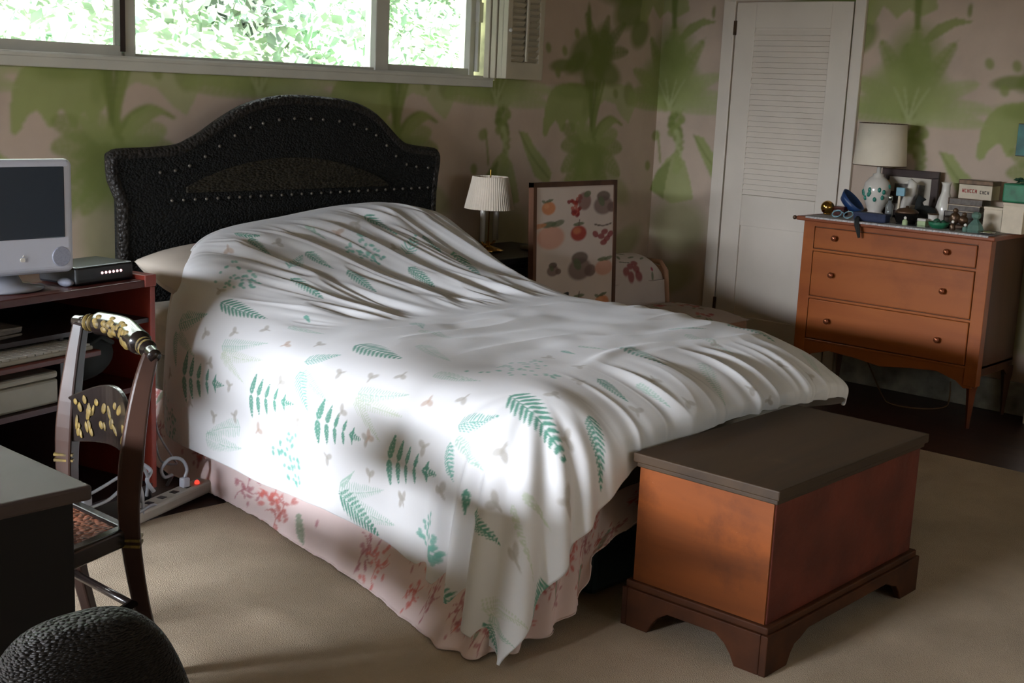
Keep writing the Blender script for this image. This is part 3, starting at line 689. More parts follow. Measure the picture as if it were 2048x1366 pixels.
def sprig(u, v, a, L, c=T2):
    # a stem with little upright fronds that shrink towards the tip
    for k in range(5):
        t = k/4.6; x = t*L; l = L*.60*(1-t*.72); x0 = u+math.cos(a)*x; y0 = v+math.sin(a)*x
        for sd in (-1, 1): leafrow(x0, y0, a+sd*1.30, l*.62, l*.20, c, 6, .7, .9, .62)
    leafrow(u+math.cos(a)*L*.8, v+math.sin(a)*L*.8, a, L*.32, L*.09, c, 6, .8, .9, .45)
PRINT = [('f', (0.416, 0.361, 1.06, 0.181)), ('f', (0.393, 0.35, 2.8, 0.122)), ('f', (0.469, 1.158, 0.96, 0.146)), ('f', (0.426, 1.167, 2.47, 0.158)), ('f', (0.421, 1.986, 1.03, 0.141)), ('f', (0.948, 0.513, -0.59, 0.157)), ('f', (1.55, 0.517, -0.61, 0.174)), ('f', (0.375, 1.99, 2.7, 0.096)), ('f', (1.051, 1.798, 1.65, 0.065)), ('f', (1.048, 1.106, 2.17, 0.145)), ('f', (0.74, 0.863, 1.92, 0.047)), ('F', (0.575, 0.532, 1.38, 0.25)), ('F', (0.633, 1.257, 1.66, 0.26)), ('F', (1.102, 0.412, 1.46, 0.151)), ('F', (1.161, 0.596, 1.56, 0.175)), ('F', (0.897, 0.588, 1.52, 0.182)), ('F', (1.464, 0.622, 1.32, 0.139)), ('F', (1.744, 0.412, 1.7, 0.149)), ('F', (1.84, 0.522, 1.95, 0.26)), ('F', (0.919, 0.197, 0.77, 0.105)), ('F', (0.956, 0.251, 1.62, 0.159)), ('F', (1.575, 0.232, 1.48, 0.179)), ('F', (0.297, 2.112, 3.01, 0.06)), ('F', (0.252, 2.142, 1.56, 0.129)), ('F', (0.078, 1.458, 1.86, 0.252)), ('F', (0.016, 2.025, 1.57, 0.196)), ('F', (0.571, 2.064, 1.69, 0.26)), ('F', (1.241, 1.886, 1.81, 0.26)), ('F', (0.885, 2.107, 1.6, 0.137)), ('F', (0.687, 2.262, 1.89, 0.147)), ('F', (1.658, 1.784, 0.64, 0.153)), ('F', (2.006, 1.816, 1.79, 0.26)), ('F', (0.402, 2.427, 3.14, 0.115)), ('F', (0.05, 2.277, 2.09, 0.095)), ('l', (0.391, 0.38, 1.89, 0.163)), ('l', (0.422, 0.686, 1.24, 0.245)), ('l', (0.425, 1.181, 1.94, 0.191)), ('l', (0.41, 1.493, 1.35, 0.218)), ('l', (0.571, 1.708, 1.48, 0.193)), ('l', (1.242, 0.249, 1.4, 0.094)), ('l', (0.155, 0.873, -1.87, 0.26)), ('l', (0.063, 0.625, 1.49, 0.26)), ('l', (0.391, 2.011, 1.82, 0.141)), ('l', (0.084, 1.458, 1.3, 0.258)), ('l', (0.053, 1.535, 1.51, 0.251)), ('l', (0.105, 1.469, 0.82, 0.095)), ('l', (1.375, 2.146, 2.1, 0.236)), ('l', (1.149, 1.787, 1.26, 0.11)), ('l', (0.989, 2.183, 1.42, 0.125)), ('l', (2.064, 2.15, 2.29, 0.22)), ('l', (1.632, 1.887, 1.61, 0.22)), ('l', (0.062, 2.288, 1.14, 0.152)), ('l', (0.756, 1.441, 1.93, 0.244)), ('l', (0.949, 1.236, 1.67, 0.218)), ('l', (0.635, 0.894, 1.38, 0.162)), ('p', (0.397, 0.701, 1.47, 0.252)), ('p', (0.397, 0.701, 2.01, 0.19)), ('p', (0.396, 1.492, 1.61, 0.244)), ('p', (0.393, 1.493, 2.13, 0.191)), ('p', (0.399, 2.288, 1.06, 0.097)), ('p', (0.36, 2.275, 1.86, 0.115)), ('p', (0.081, 2.269, 0.79, 0.215)), ('s', (0.256, 0.454, 1.5, 0.26)), ('s', (0.288, 0.936, 1.49, 0.223)), ('s', (0.287, 1.318, 1.62, 0.217)), ('s', (0.253, 1.716, 1.47, 0.218)), ('c', (0.69, 0.399, 1.17, 0.183)), ('c', (1.335, 0.408, 1.2, 0.15)), ('c', (0.096, 0.148, 1.73, 0.247)), ('c', (0.172, 1.136, 2.47, 0.159)), ('c', (0.14, 1.927, 2.25, 0.113)), ('c', (0.763, 1.797, 1.67, 0.253)), ('m', (0.621, 0.473, 1.7, 0.019)), ('m', (0.442, 0.56, 2.4, 0.019)), ('m', (0.494, 0.718, 4.6, 0.019)), ('m', (0.567, 0.841, 4.7, 0.019)), ('m', (0.34, 0.632, 1.2, 0.019)), ('m', (0.243, 0.335, 4.9, 0.019)), ('m', (0.287, 0.784, 4.3, 0.019)), ('m', (0.363, 1.09, 0.5, 0.019)), ('m', (0.168, 0.521, 5.2, 0.019)), ('m', (0.155, 0.691, 4.3, 0.019)), ('m', (0.186, 0.824, 1.7, 0.019)), ('m', (0.263, 1.219, 4.2, 0.019)), ('m', (0.337, 1.439, 0.7, 0.019)), ('m', (0.466, 1.362, 4.2, 0.019)), ('m', (0.476, 1.505, 0, 0.019)), ('m', (0.529, 1.605, 3, 0.019)), ('m', (0.503, 1.931, 3.2, 0.019)), ('m', (0.287, 1.588, 4.1, 0.019)), ('m', (1.031, 0.325, 0.3, 0.019)), ('m', (1.469, 0.296, 2.8, 0.019)), ('m', (1.526, 0.473, 4, 0.019)), ('m', (0.578, 1.122, 0.2, 0.019)), ('m', (0.428, 2.187, 3, 0.019)), ('m', (0.644, 2.17, 4.8, 0.019)), ('m', (0.813, 2.104, 3.3, 0.019)), ('m', (1.063, 2.184, 1.9, 0.019)), ('m', (1.083, 2.307, 1.4, 0.019)), ('m', (1.756, 2.235, 4, 0.019)), ('m', (1.537, 2.366, 2, 0.019)), ('m', (0.335, 1.882, 4.1, 0.019)), ('m', (0.249, 2.005, 5.6, 0.019)), ('m', (0.159, 1.822, 5.8, 0.019)), ('m', (0.576, 2.284, 0.4, 0.019)), ('m', (0.874, 2.29, 5.3, 0.019)), ('m', (0.319, 2.229, 4.8, 0.019)), ('m', (0.297, 2.336, 5, 0.019)), ('m', (0.502, 2.36, 0.4, 0.019)), ('m', (1.845, 2.295, 1.1, 0.019)), ('m', (0.949, 1.84, 4.6, 0.019)), ('m', (0.912, 2.007, 3.3, 0.019)), ('m', (0.178, 1.382, 2.1, 0.019)), ('m', (0.175, 1.627, 0, 0.019)), ('m', (0.16, 1.817, 4.4, 0.019)), ('m', (1.629, 2.022, 2.2, 0.019)), ('m', (1.442, 2.311, 1.1, 0.019)), ('b', (0.52, 0.999, 0.7, 0.019)), ('b', (0.175, 1.005, 0.8, 0.019)), ('b', (0.825, 0.285, 2.1, 0.019)), ('b', (1.326, 0.33, 1.1, 0.019)), ('b', (0.46, 1.802, 2.9, 0.019)), ('b', (0.287, 1.595, 0.6, 0.019))]
#@@PRINT
PRINT += [('Flfsmpcm'[i % 8], (2.13+.1*(i % 3), .15+.19*i, (i*1.9) % 6.28, .15 if i % 4 else .12)) for i in range(12)]
PRINT = [(k, (u, v, a, .019 if k in 'mb' else L)) for k, (u, v, a, L) in PRINT]
for k, (u, v, a, L) in PRINT:
    if k == 'f': leafrow(u, v, a, L, L*.27, T1, 13, .95)
    elif k == 'F': leafrow(u, v, a, L, L*.26, T2, 12, .80, .98, .38)
    elif k == 'l': leafrow(u, v, a, L, L*.15, T3, 20, 1.15, .9, .26)
    elif k == 'p': leafrow(u, v, a, L, L*.13, T4, 20, 1.15, .85, .26)
    elif k == 's': sprig(u, v, a, L)
    elif k == 'c': cluster(u, v, a, L)
    elif k == 'm': moth(u, v, a, MO, L)
    elif k == 'b': moth(u, v, a, MB_, L)
du_o = gridmesh('duvet', S.reshape(-1, 3), NU, NV, M['duvet'], None, DP)
tag(du_o, 'white duvet printed with green ferns and small grey moths, spread over the bed', 'duvet')
sd = du_o.modifiers.new('thick', 'SOLIDIFY'); sd.thickness = .006; sd.offset = -1 if N[NV//2, NU//2, 2] > 0 else 1

# bed skirt: pink floral flounce round the box spring
path_t = [(2.80,4.44,.30),(2.74,4.1,.31),(2.70,3.6,.31),(2.66,3.0,.31),(2.62,2.6,.30),(2.585,2.40,.29),(2.585,2.25,.29),(2.66,2.20,.29),(2.78,2.19,.30),(3.0,2.19,.34),(3.4,2.19,.34),(3.8,2.19,.34),(4.2,2.20,.34)]
path_b = [(2.74,4.44,.003),(2.655,4.1,.003),(2.615,3.6,.003),(2.51,3.0,.003),(2.425,2.6,.003),(2.36,2.38,.003),(2.33,2.20,.003),(2.47,2.11,.02),(2.66,2.10,.07),(2.85,2.11,.235),(3.4,2.13,.27),(3.8,2.13,.27),(4.2,2.14,.27)]
nu, nv = 900, 60
Tt = spl(path_t, nu); Tb = spl(path_b, nu)
ln = np.concatenate([[0], np.cumsum(np.linalg.norm(np.diff(Tb, axis=0), axis=1))])
SPn = Paint(0, ln[-1], 0, .32, nu, nv, lin('#d3bfbb')); rs = np.random.RandomState(8)
for k in range(44):
    u0 = .08+k*.082+rs.uniform(-.02, .02); v0 = rs.uniform(.05, .26); red = [lin('#c66a62'), lin('#b3665f'), lin('#a86a70')][k % 3]
    for j in range(16): SPn.ell(u0+rs.normal()*.026, v0+rs.normal()*.034, rs.uniform(.006, .015), rs.uniform(.004, .008), rs.uniform(0, 3), red, .75, .5)
    for j in range(4):
        a = rs.uniform(0, 6.28); SPn.stroke([(u0, v0), (u0+.03*math.cos(a), v0+.03*math.sin(a)), (u0+.06*math.cos(a+.3), v0+.06*math.sin(a+.3))], .003, .002, red, .6, 8)
    if k % 3 == 1:
        SPn.frond(u0+.06, v0+.03, rs.uniform(3.8, 5.5), .09, .02, lin('#7f8f78'), .3, 8, .8, .5)
tv = np.linspace(0, 1, nv)[:, None, None]
SK = Tb[None]*(1-tv)+Tt[None]*tv
nr = np.gradient(Tb, axis=0); nr = np.stack([nr[:, 1], -nr[:, 0], nr[:, 0]*0], -1); nr /= np.linalg.norm(nr, axis=1)[:, None]+1e-9
if nr[300, 0] > 0: nr = -nr
s = ln[None, :]; corner_s = np.exp(-((Tb[None, :, 1]-2.15)/.16)**2)*np.exp(-((Tb[None, :, 0]-2.45)/.3)**2)
rip = (vnoise(s*9, s*0+1, 2)*.022+vnoise(s*22, s*0, 5)*.008)*(1-tv[..., 0])+corner_s*np.sin(s*55)*.022*(1-tv[..., 0]*.6)
SK = SK+nr[None]*rip[..., None]
SK[0, :, 2] += .006*np.abs(np.sin(ln*40)); SK[..., 2] = np.maximum(SK[..., 2], .002)
sko = gridmesh('bed_skirt', SK.reshape(-1, 3), nu, nv, M['skirt'], None, SPn)
tag(sko, 'pale pink bed skirt with red blossom print hanging under the duvet to the carpet', 'bed skirt')
sko.modifiers.new('thick', 'SOLIDIFY').thickness = .003
b = thing('storage_bin', (3.35, 2.55, 0), 'dark teal storage bin pushed under the foot of the bed behind the chest', 'storage bin')
MB().box(2.915, 3.60, 2.22, 2.60, .005, .25).build('body', M['bluebin'], b, bevel=.02)
MB().box(2.90, 3.615, 2.205, 2.615, .25, .268).build('lid', M['bluebin'], b, bevel=.006)

# ------------------------------------------------------------------ blanket chest
ch = thing('blanket_chest', (3.33, 1.82, 0), 'red painted wooden blanket chest with dark lid at the foot of the bed', 'chest')
CX0, CX1, CY0, CY1 = 2.85, 3.735, 1.585, 2.045
MB().box(CX0+.015, CX1-.01, CY0+.012, CY1-.01, .10, .478).build('body', M['chestr'], ch, bevel=.004)
tag(MB().box(CX0+.009, CX0+.016, CY0+.016, CY1-.012, .135, .470).build('end_board', M['cheste'], ch), 'orange pine end of the chest, worn')
MB().box(CX0-.005, CX1+.008, CY0-.004, CY1+.006, .484, .512).build('lid', M['cheststop'], ch, bevel=.004)
MB().box(CX0+.004, CX1-.002, CY0+.004, CY1-.002, .470, .484).build('lid_moulding', M['cheststop'], ch, bevel=.003)
ml = MB(); ml.box(CX0-.004, CX1+.008, CY0-.004, CY1+.004, .112, .135)
ml.build('base_moulding', M['chestb'], ch, bevel=.005)
def bracket(w0, w1):
    # bracket-foot skirt outline between w0 and w1 (plinth with an ogee cut-out)
    return [(w0, 0), (w0+.115, 0), (w0+.13, .03), (w0+.15, .052), (w0+.18, .06), (w0+.22, .078), (w1-.22, .078), (w1-.18, .06), (w1-.15, .052), (w1-.13, .03), (w1-.115, 0), (w1, 0), (w1, .115), (w0, .115)]
for a, bb in ((CY0-.012, CY0+.01), (CY1-.01, CY1+.008)): MB().prism(bracket(CX0-.014, CX1+.016), 'y', a, bb).build('bracket_foot', M['chestb'], ch, bevel=.003)
pe = [(CY0+.0102, 0), (CY0+.085, 0), (CY0+.10, .03), (CY0+.12, .055), (CY0+.15, .075), (CY1-.15, .075), (CY1-.12, .055), (CY1-.10, .03), (CY1-.085, 0), (CY1-.0102, 0), (CY1-.0102, .115), (CY0+.0102, .115)]
for a, bb in ((CX0-.014, CX0+.008), (CX1-.006, CX1+.016)): MB().prism(pe, 'x', a, bb).build('bracket_foot', M['chestb'], ch, bevel=.003)
#@@DRESSER
# ------------------------------------------------------------------ dresser
ds = thing('dresser', (6.2, 2.82, -.012), 'orange maple dresser with three drawers standing beside the white louvred door', 'dresser')
DX, DY0, DY1 = 5.95, 2.315, 3.300; DT = .925
bd = MB(); bd.box(DX+.008, 6.44, DY0+.02, DY1-.02, .27, .903)
bd.build('carcass', M['dresside'], ds, bevel=.003)
MB().box(DX-.03, 6.455, DY0-.02, DY1+.035, .903, DT).build('top', M['dresd'], ds, bevel=.006, seg=3)
st = MB(); st.box(DX-.004, DX+.05, DY0, DY0+.062, .20, .903); st.box(DX-.004, DX+.05, DY1-.062, DY1, .20, .903)
st.box(DX-.004, DX+.03, DY0+.06, DY1-.06, .878, .903)
for z in (.758, .512, .288): st.box(DX-.004, DX+.03, DY0+.06, DY1-.06, z-.006, z+.006)
st.build('face_frame', M['dres'], ds, bevel=.002)
ap = [(DY0+.02, .285), (DY1-.02, .285), (DY1-.02, .19), (DY1-.06, .185), (DY1-.10, .215), (DY1-.20, .245), (DY1-.34, .235), (2.81, .215), (DY0+.34, .235), (DY0+.20, .245), (DY0+.10, .215), (DY0+.06, .185), (DY0+.02, .19)]
MB().prism(ap, 'x', DX, DX+.02).build('apron', M['dres'], ds, bevel=.002)
asd = [(DX+.02, .285), (6.44, .285), (6.44, .19), (6.40, .19), (6.34, .235), (6.05, .235), (DX+.05, .19), (DX+.02, .19)]
for y in (DY0+.02, DY1-.035): MB().prism(asd, 'y', y, y+.015).build('side_apron', M['dresside'], ds)
for (x, y) in ((DX+.028, DY0+.03), (DX+.028, DY1-.03), (6.41, DY0+.03), (6.41, DY1-.03)):
    MB().lathe([(.030, .25), (.030, .20), (.024, .17), (.012, .02), (.012, -.012)][::-1], (x, y, 0), 4).build('leg', M['dresd'] if x < 6.2 else M['dresside'], ds, bevel=.002)
for z0, z1, kz in ((.768, .874, .830), (.522, .750, .641), (.298, .504, .402)):
    dw = MB().box(DX-.007, DX+.03, DY0+.066, DY1-.066, z0, z1).build('drawer', M['dres'], ds, bevel=.004)
    for ky in (2.520, 3.112):
        MB().lathe([(.0, -.034), (.012, -.032), (.0155, -.024), (.012, -.015), (.006, -.010), (.007, 0)], (DX-.007, ky, kz), 14, axis='x', cap=False).build('knob', M['knob'], dw, smooth=True)
MB().ball((DX-.028, DY1+.044, .915), .011).build('corner_stud', M['brownmet'], ds, smooth=True)
def ty(x, px): return 3.135+(x-6.3)*.5-(px-1733)*(.0027+(x-6.3)*.0004)
rn = MB()
n = 90
yy = [DY1-.02-(DY1-DY0-.03)*i/n for i in range(n+1)]
vs = []
for i, y in enumerate(yy):
    e = .004*math.sin(i*2.1)
    vs += [(DX-.034+e, y, DT-.022), (DX-.034+e, y, DT+.003), (6.36, y, DT+.003)]
fs = []
for i in range(n):
    a = i*3; fs += [(a, a+1, a+4, a+3), (a+1, a+2, a+5, a+4)]
rn = MB(); rn.add([(x, y, z if z > DT else DT-.006) for x, y, z in vs], fs)
rno = rn.build('table_runner', M['lace'], None); tag(rno, 'grey white lace runner lying on the dresser top', 'runner'); rno.modifiers.new('t', 'SOLIDIFY').thickness = .002
T = DT+.004
# ---- ginger-jar lamp
lx, ly = 6.27, 3.075
lp = thing('table_lamp', (lx, ly, T), 'white and teal jar lamp with a cream drum shade at the left of the dresser', 'lamp')
MB().lathe([(.045, 0), (.05, .012), (.042, .02), (.036, .03), (.05, .06), (.066, .10), (.070, .14), (.064, .175), (.045, .20), (.028, .212), (.028, .222), (.012, .228), (.008, .30), (0, .30)], (lx, ly, T), 32).build('base', M['ceramic'], lp, smooth=True)
tb = MB()
rs = np.random.RandomState(3)
for k in range(12):
    a = PI+rs.uniform(-1.4, 1.4)+.5; z = rs.uniform(.08, .17); rr_ = .069-abs(z-.13)*.15
    tb.ball((lx+rr_*math.cos(a), ly+rr_*math.sin(a), T+z), .010, .010, .013, 8, 6)
tag(tb.build('flower_painting', M['teal'], lp, smooth=True), 'teal painted flowers on the jar')
tag(MB().lathe([(.135, .268), (.136, .270), (.120, .482), (.1185, .482), (.1335, .268), (.135, .268)], (lx, ly, T), 48, cap=False).build('shade', M['shade'], lp, smooth=True), 'cream drum shade')
rg = MB(); rg.tube([(lx+.136*math.cos(a), ly+.136*math.sin(a), T+.268) for a in np.linspace(0, 2*PI, 40)], .0022, 6, cap=False); rg.build('lower_rim', M['brownmet'], lp)
rg = MB(); rg.tube([(lx+.120*math.cos(a), ly+.120*math.sin(a), T+.482) for a in np.linspace(0, 2*PI, 40)], .0018, 6, cap=False)
rg.build('upper_rim', M['brownmet'], lp)
# ---- picture frame leaning behind
fx = 6.40; yL, yR = ty(fx, 1757), ty(fx, 1872)
pf = thing('picture_frame', (fx, (yL+yR)/2, T), 'dark brown picture frame with pale mat leaning behind the lamp on the dresser', 'picture frame')
h = .25; g = MB()
g.box(fx, fx+.02, yR, yL, T, T+.035); g.box(fx, fx+.02, yR, yL, T+h-.04, T+h); g.box(fx, fx+.02, yR, yR+.04, T+.03, T+h-.03); g.box(fx, fx+.02, yL-.04, yL, T+.03, T+h-.03)
g.build('frame', M['frame'], pf, bevel=.003)
MB().box(fx+.010, fx+.014, yR+.035, yL-.035, T+.03, T+h-.035).build('mat_board', M['mat_board'], pf)
MB().box(fx+.006, fx+.009, yR+.075, yL-.075, T+.07, T+h-.075).build('photograph', M['photo'], pf)
# ---- small things on the dresser
def simple(name, x, px, label, cat, parts, group=None, dy=0):
    """parts: list of (part name, material, function(MB, x, y, z))"""
    y = ty(x, px)+dy
    if len(parts) == 1:
        b = MB(); parts[0][2](b, 0, 0, 0)
        o = b.build(name, M[parts[0][1]], None, smooth=parts[0][3] if len(parts[0]) > 3 else False)
        o.location = (x, y, T); return tag(o, label, cat, group)
    t = thing(name, (x, y, T), label, cat, group)
    for p in parts:
        b = MB(); p[2](b, x, y, T); b.build(p[0], M[p[1]], t, smooth=p[3] if len(p) > 3 else False, bevel=p[4] if len(p) > 4 else 0)
    return t
simple('brass_bell', 6.12, 1648, 'polished round brass ornament at the left end of the dresser top', 'ornament', [
    ('body', 'brass', lambda b, x, y, z: b.ball((x, y, z+.036), .036), True), ('foot', 'brass', lambda b, x, y, z: b.lathe([(.02, 0), (.02, .006), (.012, .01)], (x, y, z), 16), True)])
simple('eyeglasses', 6.02, 1684, 'pale blue eyeglasses lying left on the dresser top', 'glasses', [
    ('frame', 'palebl', lambda b, x, y, z: (b.tube([(x-.01+.018*math.cos(a), y+.032+.024*math.sin(a), z+.020+.016*math.cos(a)) for a in np.linspace(0, 2*PI, 20)], .003, 6, False),
                                           b.tube([(x-.01+.018*math.cos(a), y-.032+.024*math.sin(a), z+.020+.016*math.cos(a)) for a in np.linspace(0, 2*PI, 20)], .003, 6, False),
                                           b.tube([(x-.01, y+.008, z+.022), (x-.014, y, z+.03), (x-.01, y-.008, z+.022)], .003, 6)), True),
    ('temple', 'palebl', lambda b, x, y, z: b.tube([(x, y+.056, z+.03), (x+.06, y+.06, z+.026), (x+.12, y+.055, z+.01)], .003, 6), True),
    ('temple', 'palebl', lambda b, x, y, z: b.tube([(x, y-.056, z+.03), (x+.06, y-.05, z+.026), (x+.12, y-.055, z+.01)], .003, 6), True)])
def ring(b, x, y, z):
    rot = X(.75)
    for k, (ra, h) in enumerate(((.058, .0), (.066, .045))): pass
    prof = [(.050, -.02), (.056, -.022), (.068, .022), (.064, .024), (.050, -.02)]
    vs = []; n = 32
    b2 = MB(); b2.lathe([(.0, -.021), (.050, -.021), (.066, .024), (.061, .024), (.046, -.015), (.0, -.015)], (0, 0, 0), n, cap=False)
    b.add([rot @ (Matrix.Diagonal((.8, 1.15, 1)) @ Vector(v)) + Vector((x, y, z+.066)) for v in b2.v], b2.f)
simple('oval_dish', 6.20, 1697, 'deep blue oval dish tipped on its side against the lamp', 'dish', [('dish', 'bluep', ring, True)])
simple('trinket_box', 6.15, 1676, 'small reddish brown box behind the eyeglasses on the dresser', 'box', [
    ('body', 'redwood', lambda b, x, y, z: b.box(x-.02, x+.03, y-.03, y+.03, z, z+.035), False, .003), ('lid', 'redwood', lambda b, x, y, z: b.box(x-.022, x+.032, y-.032, y+.032, z+.036, z+.046), False, .003)])
cs = simple('eyeglass_case', 5.985, 1744, 'navy cloth eyeglass case near the dresser front edge', 'case', [
    ('body', 'navy', lambda b, x, y, z: b.box(x-.03, x+.03, y-.088, y+.088, z, z+.040), False, .010), ('flap', 'navy', lambda b, x, y, z: b.box(x-.032, x+.031, y-.09, y+.09, z+.030, z+.044), False, .006)])
yk = ty(5.93, 1722)
st_ = MB(); st_.tube([(5.955, yk+.03, T+.02), (5.925, yk+.02, T+.012), (5.905, yk+.008, DT-.01), (5.902, yk-.004, DT-.04), (5.903, yk-.012, DT-.075)], [.010, .012, .013, .011, .006], 8, flat=.35)
st_.build('strap', M['blackcl'], cs, smooth=True)
simple('glass_bottle', 6.22, 1779, 'slim clear glass bottle with silver cap in front of the picture frame', 'bottle', [
    ('body', 'clglass', lambda b, x, y, z: b.lathe([(.018, 0), (.020, .01), (.020, .07), (.010, .085), (.009, .098)], (x, y, z), 18), True),
    ('cap', 'silver', lambda b, x, y, z: b.lathe([(.012, .096), (.012, .116), (.009, .12)], (x, y, z), 16), True)])
simple('tall_box', 6.362, 1773, 'tall dark red-brown box between jar lamp and glass bottle', 'box', [
    ('body', 'chestb', lambda b, x, y, z: b.box(x-.018, x+.022, y-.026, y+.026, z, z+.12), False, .003), ('lid', 'chestb', lambda b, x, y, z: b.box(x-.020, x+.024, y-.028, y+.028, z+.12, z+.135), False, .003)])
simple('enamel_figurine', 6.362, 1777, 'small orange and yellow figurine standing on the dark tall box', 'figurine', [
    ('body', 'orange', lambda b, x, y, z: (b.lathe([(.012, .136), (.016, .145), (.010, .165), (.013, .175), (.006, .19), (0, .192)], (x-.005, y+.014, z), 14),), True)])
simple('nail_brush', 6.20, 1799, 'blue-headed brush with cream handle standing beside the white bird figurine', 'brush', [
    ('head', 'palebl', lambda b, x, y, z: b.box(x-.008, x+.008, y-.023, y+.023, z+.125, z+.168), False, .004),
    ('handle', 'creambox', lambda b, x, y, z: b.box(x-.005, x+.005, y-.002, y+.010, z+.0, z+.125), False, .002)])
simple('bird_figurine', 6.30, 1817, 'white porcelain bird figurine in front of the dark picture frame', 'figurine', [
    ('body', 'ceramic', lambda b, x, y, z: b.tube([(x, y+.02, z), (x, y+.022, z+.04), (x, y+.012, z+.09), (x, y-.008, z+.14), (x, y-.012, z+.185), (x, y+.004, z+.205)], [.030, .026, .026, .027, .023, .010], 14), True),
    ('beak', 'ceramic', lambda b, x, y, z: b.tube([(x, y-.0, z+.195), (x-.01, y+.03, z+.19)], [.009, .002], 8), True)])
simple('sewing_basket', 6.10, 1815, 'dark lidded round basket in the middle of the dresser top', 'basket', [
    ('body', 'wicker', lambda b, x, y, z: b.lathe([(.045, 0), (.055, .02), (.056, .05)], (x, y, z), 24), True),
    ('lid', 'brownmet', lambda b, x, y, z: b.lathe([(.058, .05), (.058, .058), (.04, .072), (.008, .078), (.008, .086), (0, .088)], (x, y, z), 24), True)])
simple('cloth_pouch', 6.27, 1852, 'black cloth pouch slumped below the picture frame', 'pouch', [
    ('bag', 'blackcl', lambda b, x, y, z: b.ball((x, y, z+.04), .045, .062, .045), True), ('neck', 'blackcl', lambda b, x, y, z: b.tube([(x, y+.03, z+.06), (x-.01, y+.035, z+.10), (x-.005, y+.02, z+.125)], [.03, .016, .024], 12), True)])
simple('soap_box', 6.08, 1849, 'small pale green box in front of the black pouch', 'box', [
    ('body', 'soap', lambda b, x, y, z: b.box(x-.02, x+.02, y-.022, y+.022, z, z+.022), False, .003), ('lid', 'ceramic', lambda b, x, y, z: b.box(x-.021, x+.021, y-.023, y+.023, z+.022, z+.034), False, .003)])
simple('bud_vase', 6.34, 1888, 'tall white ceramic vase right of the picture frame', 'vase', [
    ('body', 'ceramic', lambda b, x, y, z: b.lathe([(.03, 0), (.042, .03), (.044, .07), (.036, .11), (.022, .15), (.020, .19), (.026, .205), (.022, .205), (.016, .19)], (x, y, z), 28, cap=False), True)])
simple('china_cup', 6.14, 1868, 'small white china cup with dark rim beside the black pouch', 'cup', [
    ('bowl', 'ceramic', lambda b, x, y, z: b.lathe([(.014, 0), (.022, .02), (.026, .055), (.024, .055), (.018, .02), (0, .01)], (x, y, z), 20, cap=False), True),
    ('rim', 'brownmet', lambda b, x, y, z: b.tube([(x+.0255*math.cos(a), y+.0255*math.sin(a), z+.055) for a in np.linspace(0, 2*PI, 20)], .0025, 6, False), True)])
for px, x, lab, mt, hh in ((1813, 5.99, 'tiny green perfume bottle with pearl stopper at the dresser front edge', 'soap', .03), (1907, 5.99, 'brown perfume bottle with pearl stopper in front of the bronze ornament', 'brownmet', .035),
                           (1931, 5.99, 'tiny aqua perfume bottle left of the faceted cloche', 'aqua', .026)):
    simple('perfume_bottle', x, px, lab, 'bottle', [
        ('body', mt, lambda b, x, y, z, hh=hh: b.lathe([(.012, 0), (.014, .004), (.013, hh*.7), (.005, hh)], (x, y, z), 14), True),
        ('stopper', 'pearl', lambda b, x, y, z, hh=hh: b.ball((x, y, z+hh+.006), .0075, n=12, m=8), True)], 'perfume bottles on the dresser')
simple('green_dish', 6.03, 1880, 'dark green glass dish of trinkets on the dresser front', 'dish', [
    ('bowl', 'greenbox', lambda b, x, y, z: b.lathe([(.03, 0), (.045, .012), (.05, .03), (.047, .03), (.04, .014), (0, .008)], (x, y, z), 24, cap=False), True),
    ('trinket', 'greenleaf', lambda b, x, y, z: (b.ball((x, y+.01, z+.028), .018), b.ball((x+.01, y-.018, z+.026), .014), b.ball((x-.012, y-.004, z+.024), .012)), True)])
simple('bronze_ornament', 6.12, 1918, 'brown bronze figure group on a base in front of the stacked books', 'ornament', [
    ('base', 'brownmet', lambda b, x, y, z: b.box(x-.03, x+.03, y-.055, y+.055, z, z+.02), False, .005),
    ('figure', 'brownmet', lambda b, x, y, z: (b.ball((x, y+.02, z+.048), .024, .026, .030), b.ball((x, y+.02, z+.085), .013), b.ball((x, y-.022, z+.042), .022, .024, .024), b.ball((x, y-.026, z+.07), .012)), True)])
bx = 6.36
for k, (px, h0, h1, w2, mt, lab) in enumerate(((1932, 0, .035, .092, 'brownmet', 'brown bound book at the bottom of the stack on the dresser'), (1930, .036, .066, .086, 'frame', 'dark book second from the bottom of the stack on the dresser'),
                                               (1934, .067, .10, .084, 'creambox', 'cream covered book under the dark flat box on the dresser'), (1936, .101, .133, .088, 'brownmet', 'brown patterned book just under the red-lettered box'))):
    simple('book', bx, px, lab, 'book', [('cover', mt, lambda b, x, y, z, h0=h0, h1=h1, w2=w2: (b.box(x-.06, x+.06, y-w2, y+w2, z+h0, z+h0+.003), b.box(x-.06, x+.06, y-w2, y+w2, z+h1-.003, z+h1), b.box(x-.06, x+.06, y+w2-.004, y+w2, z+h0, z+h1))),
        ('pages', 'paperst', lambda b, x, y, z, h0=h0, h1=h1, w2=w2: b.box(x-.056, x+.056, y-w2+.003, y+w2-.005, z+h0+.0035, z+h1-.0035))], 'books stacked on the dresser')
yb = ty(bx, 1951)
rb = thing('gift_box', (bx, yb, T+.134), 'cream box with red and black lettering on top of the books', 'box')
MB().box(bx-.05, bx+.05, yb-.085, yb+.085, T+.134, T+.205).build('body', M['creambox'], rb, bevel=.003)
MB().box(bx-.052, bx+.052, yb-.088, yb+.088, T+.205, T+.228).build('lid', M['brownmet'], rb, bevel=.003)
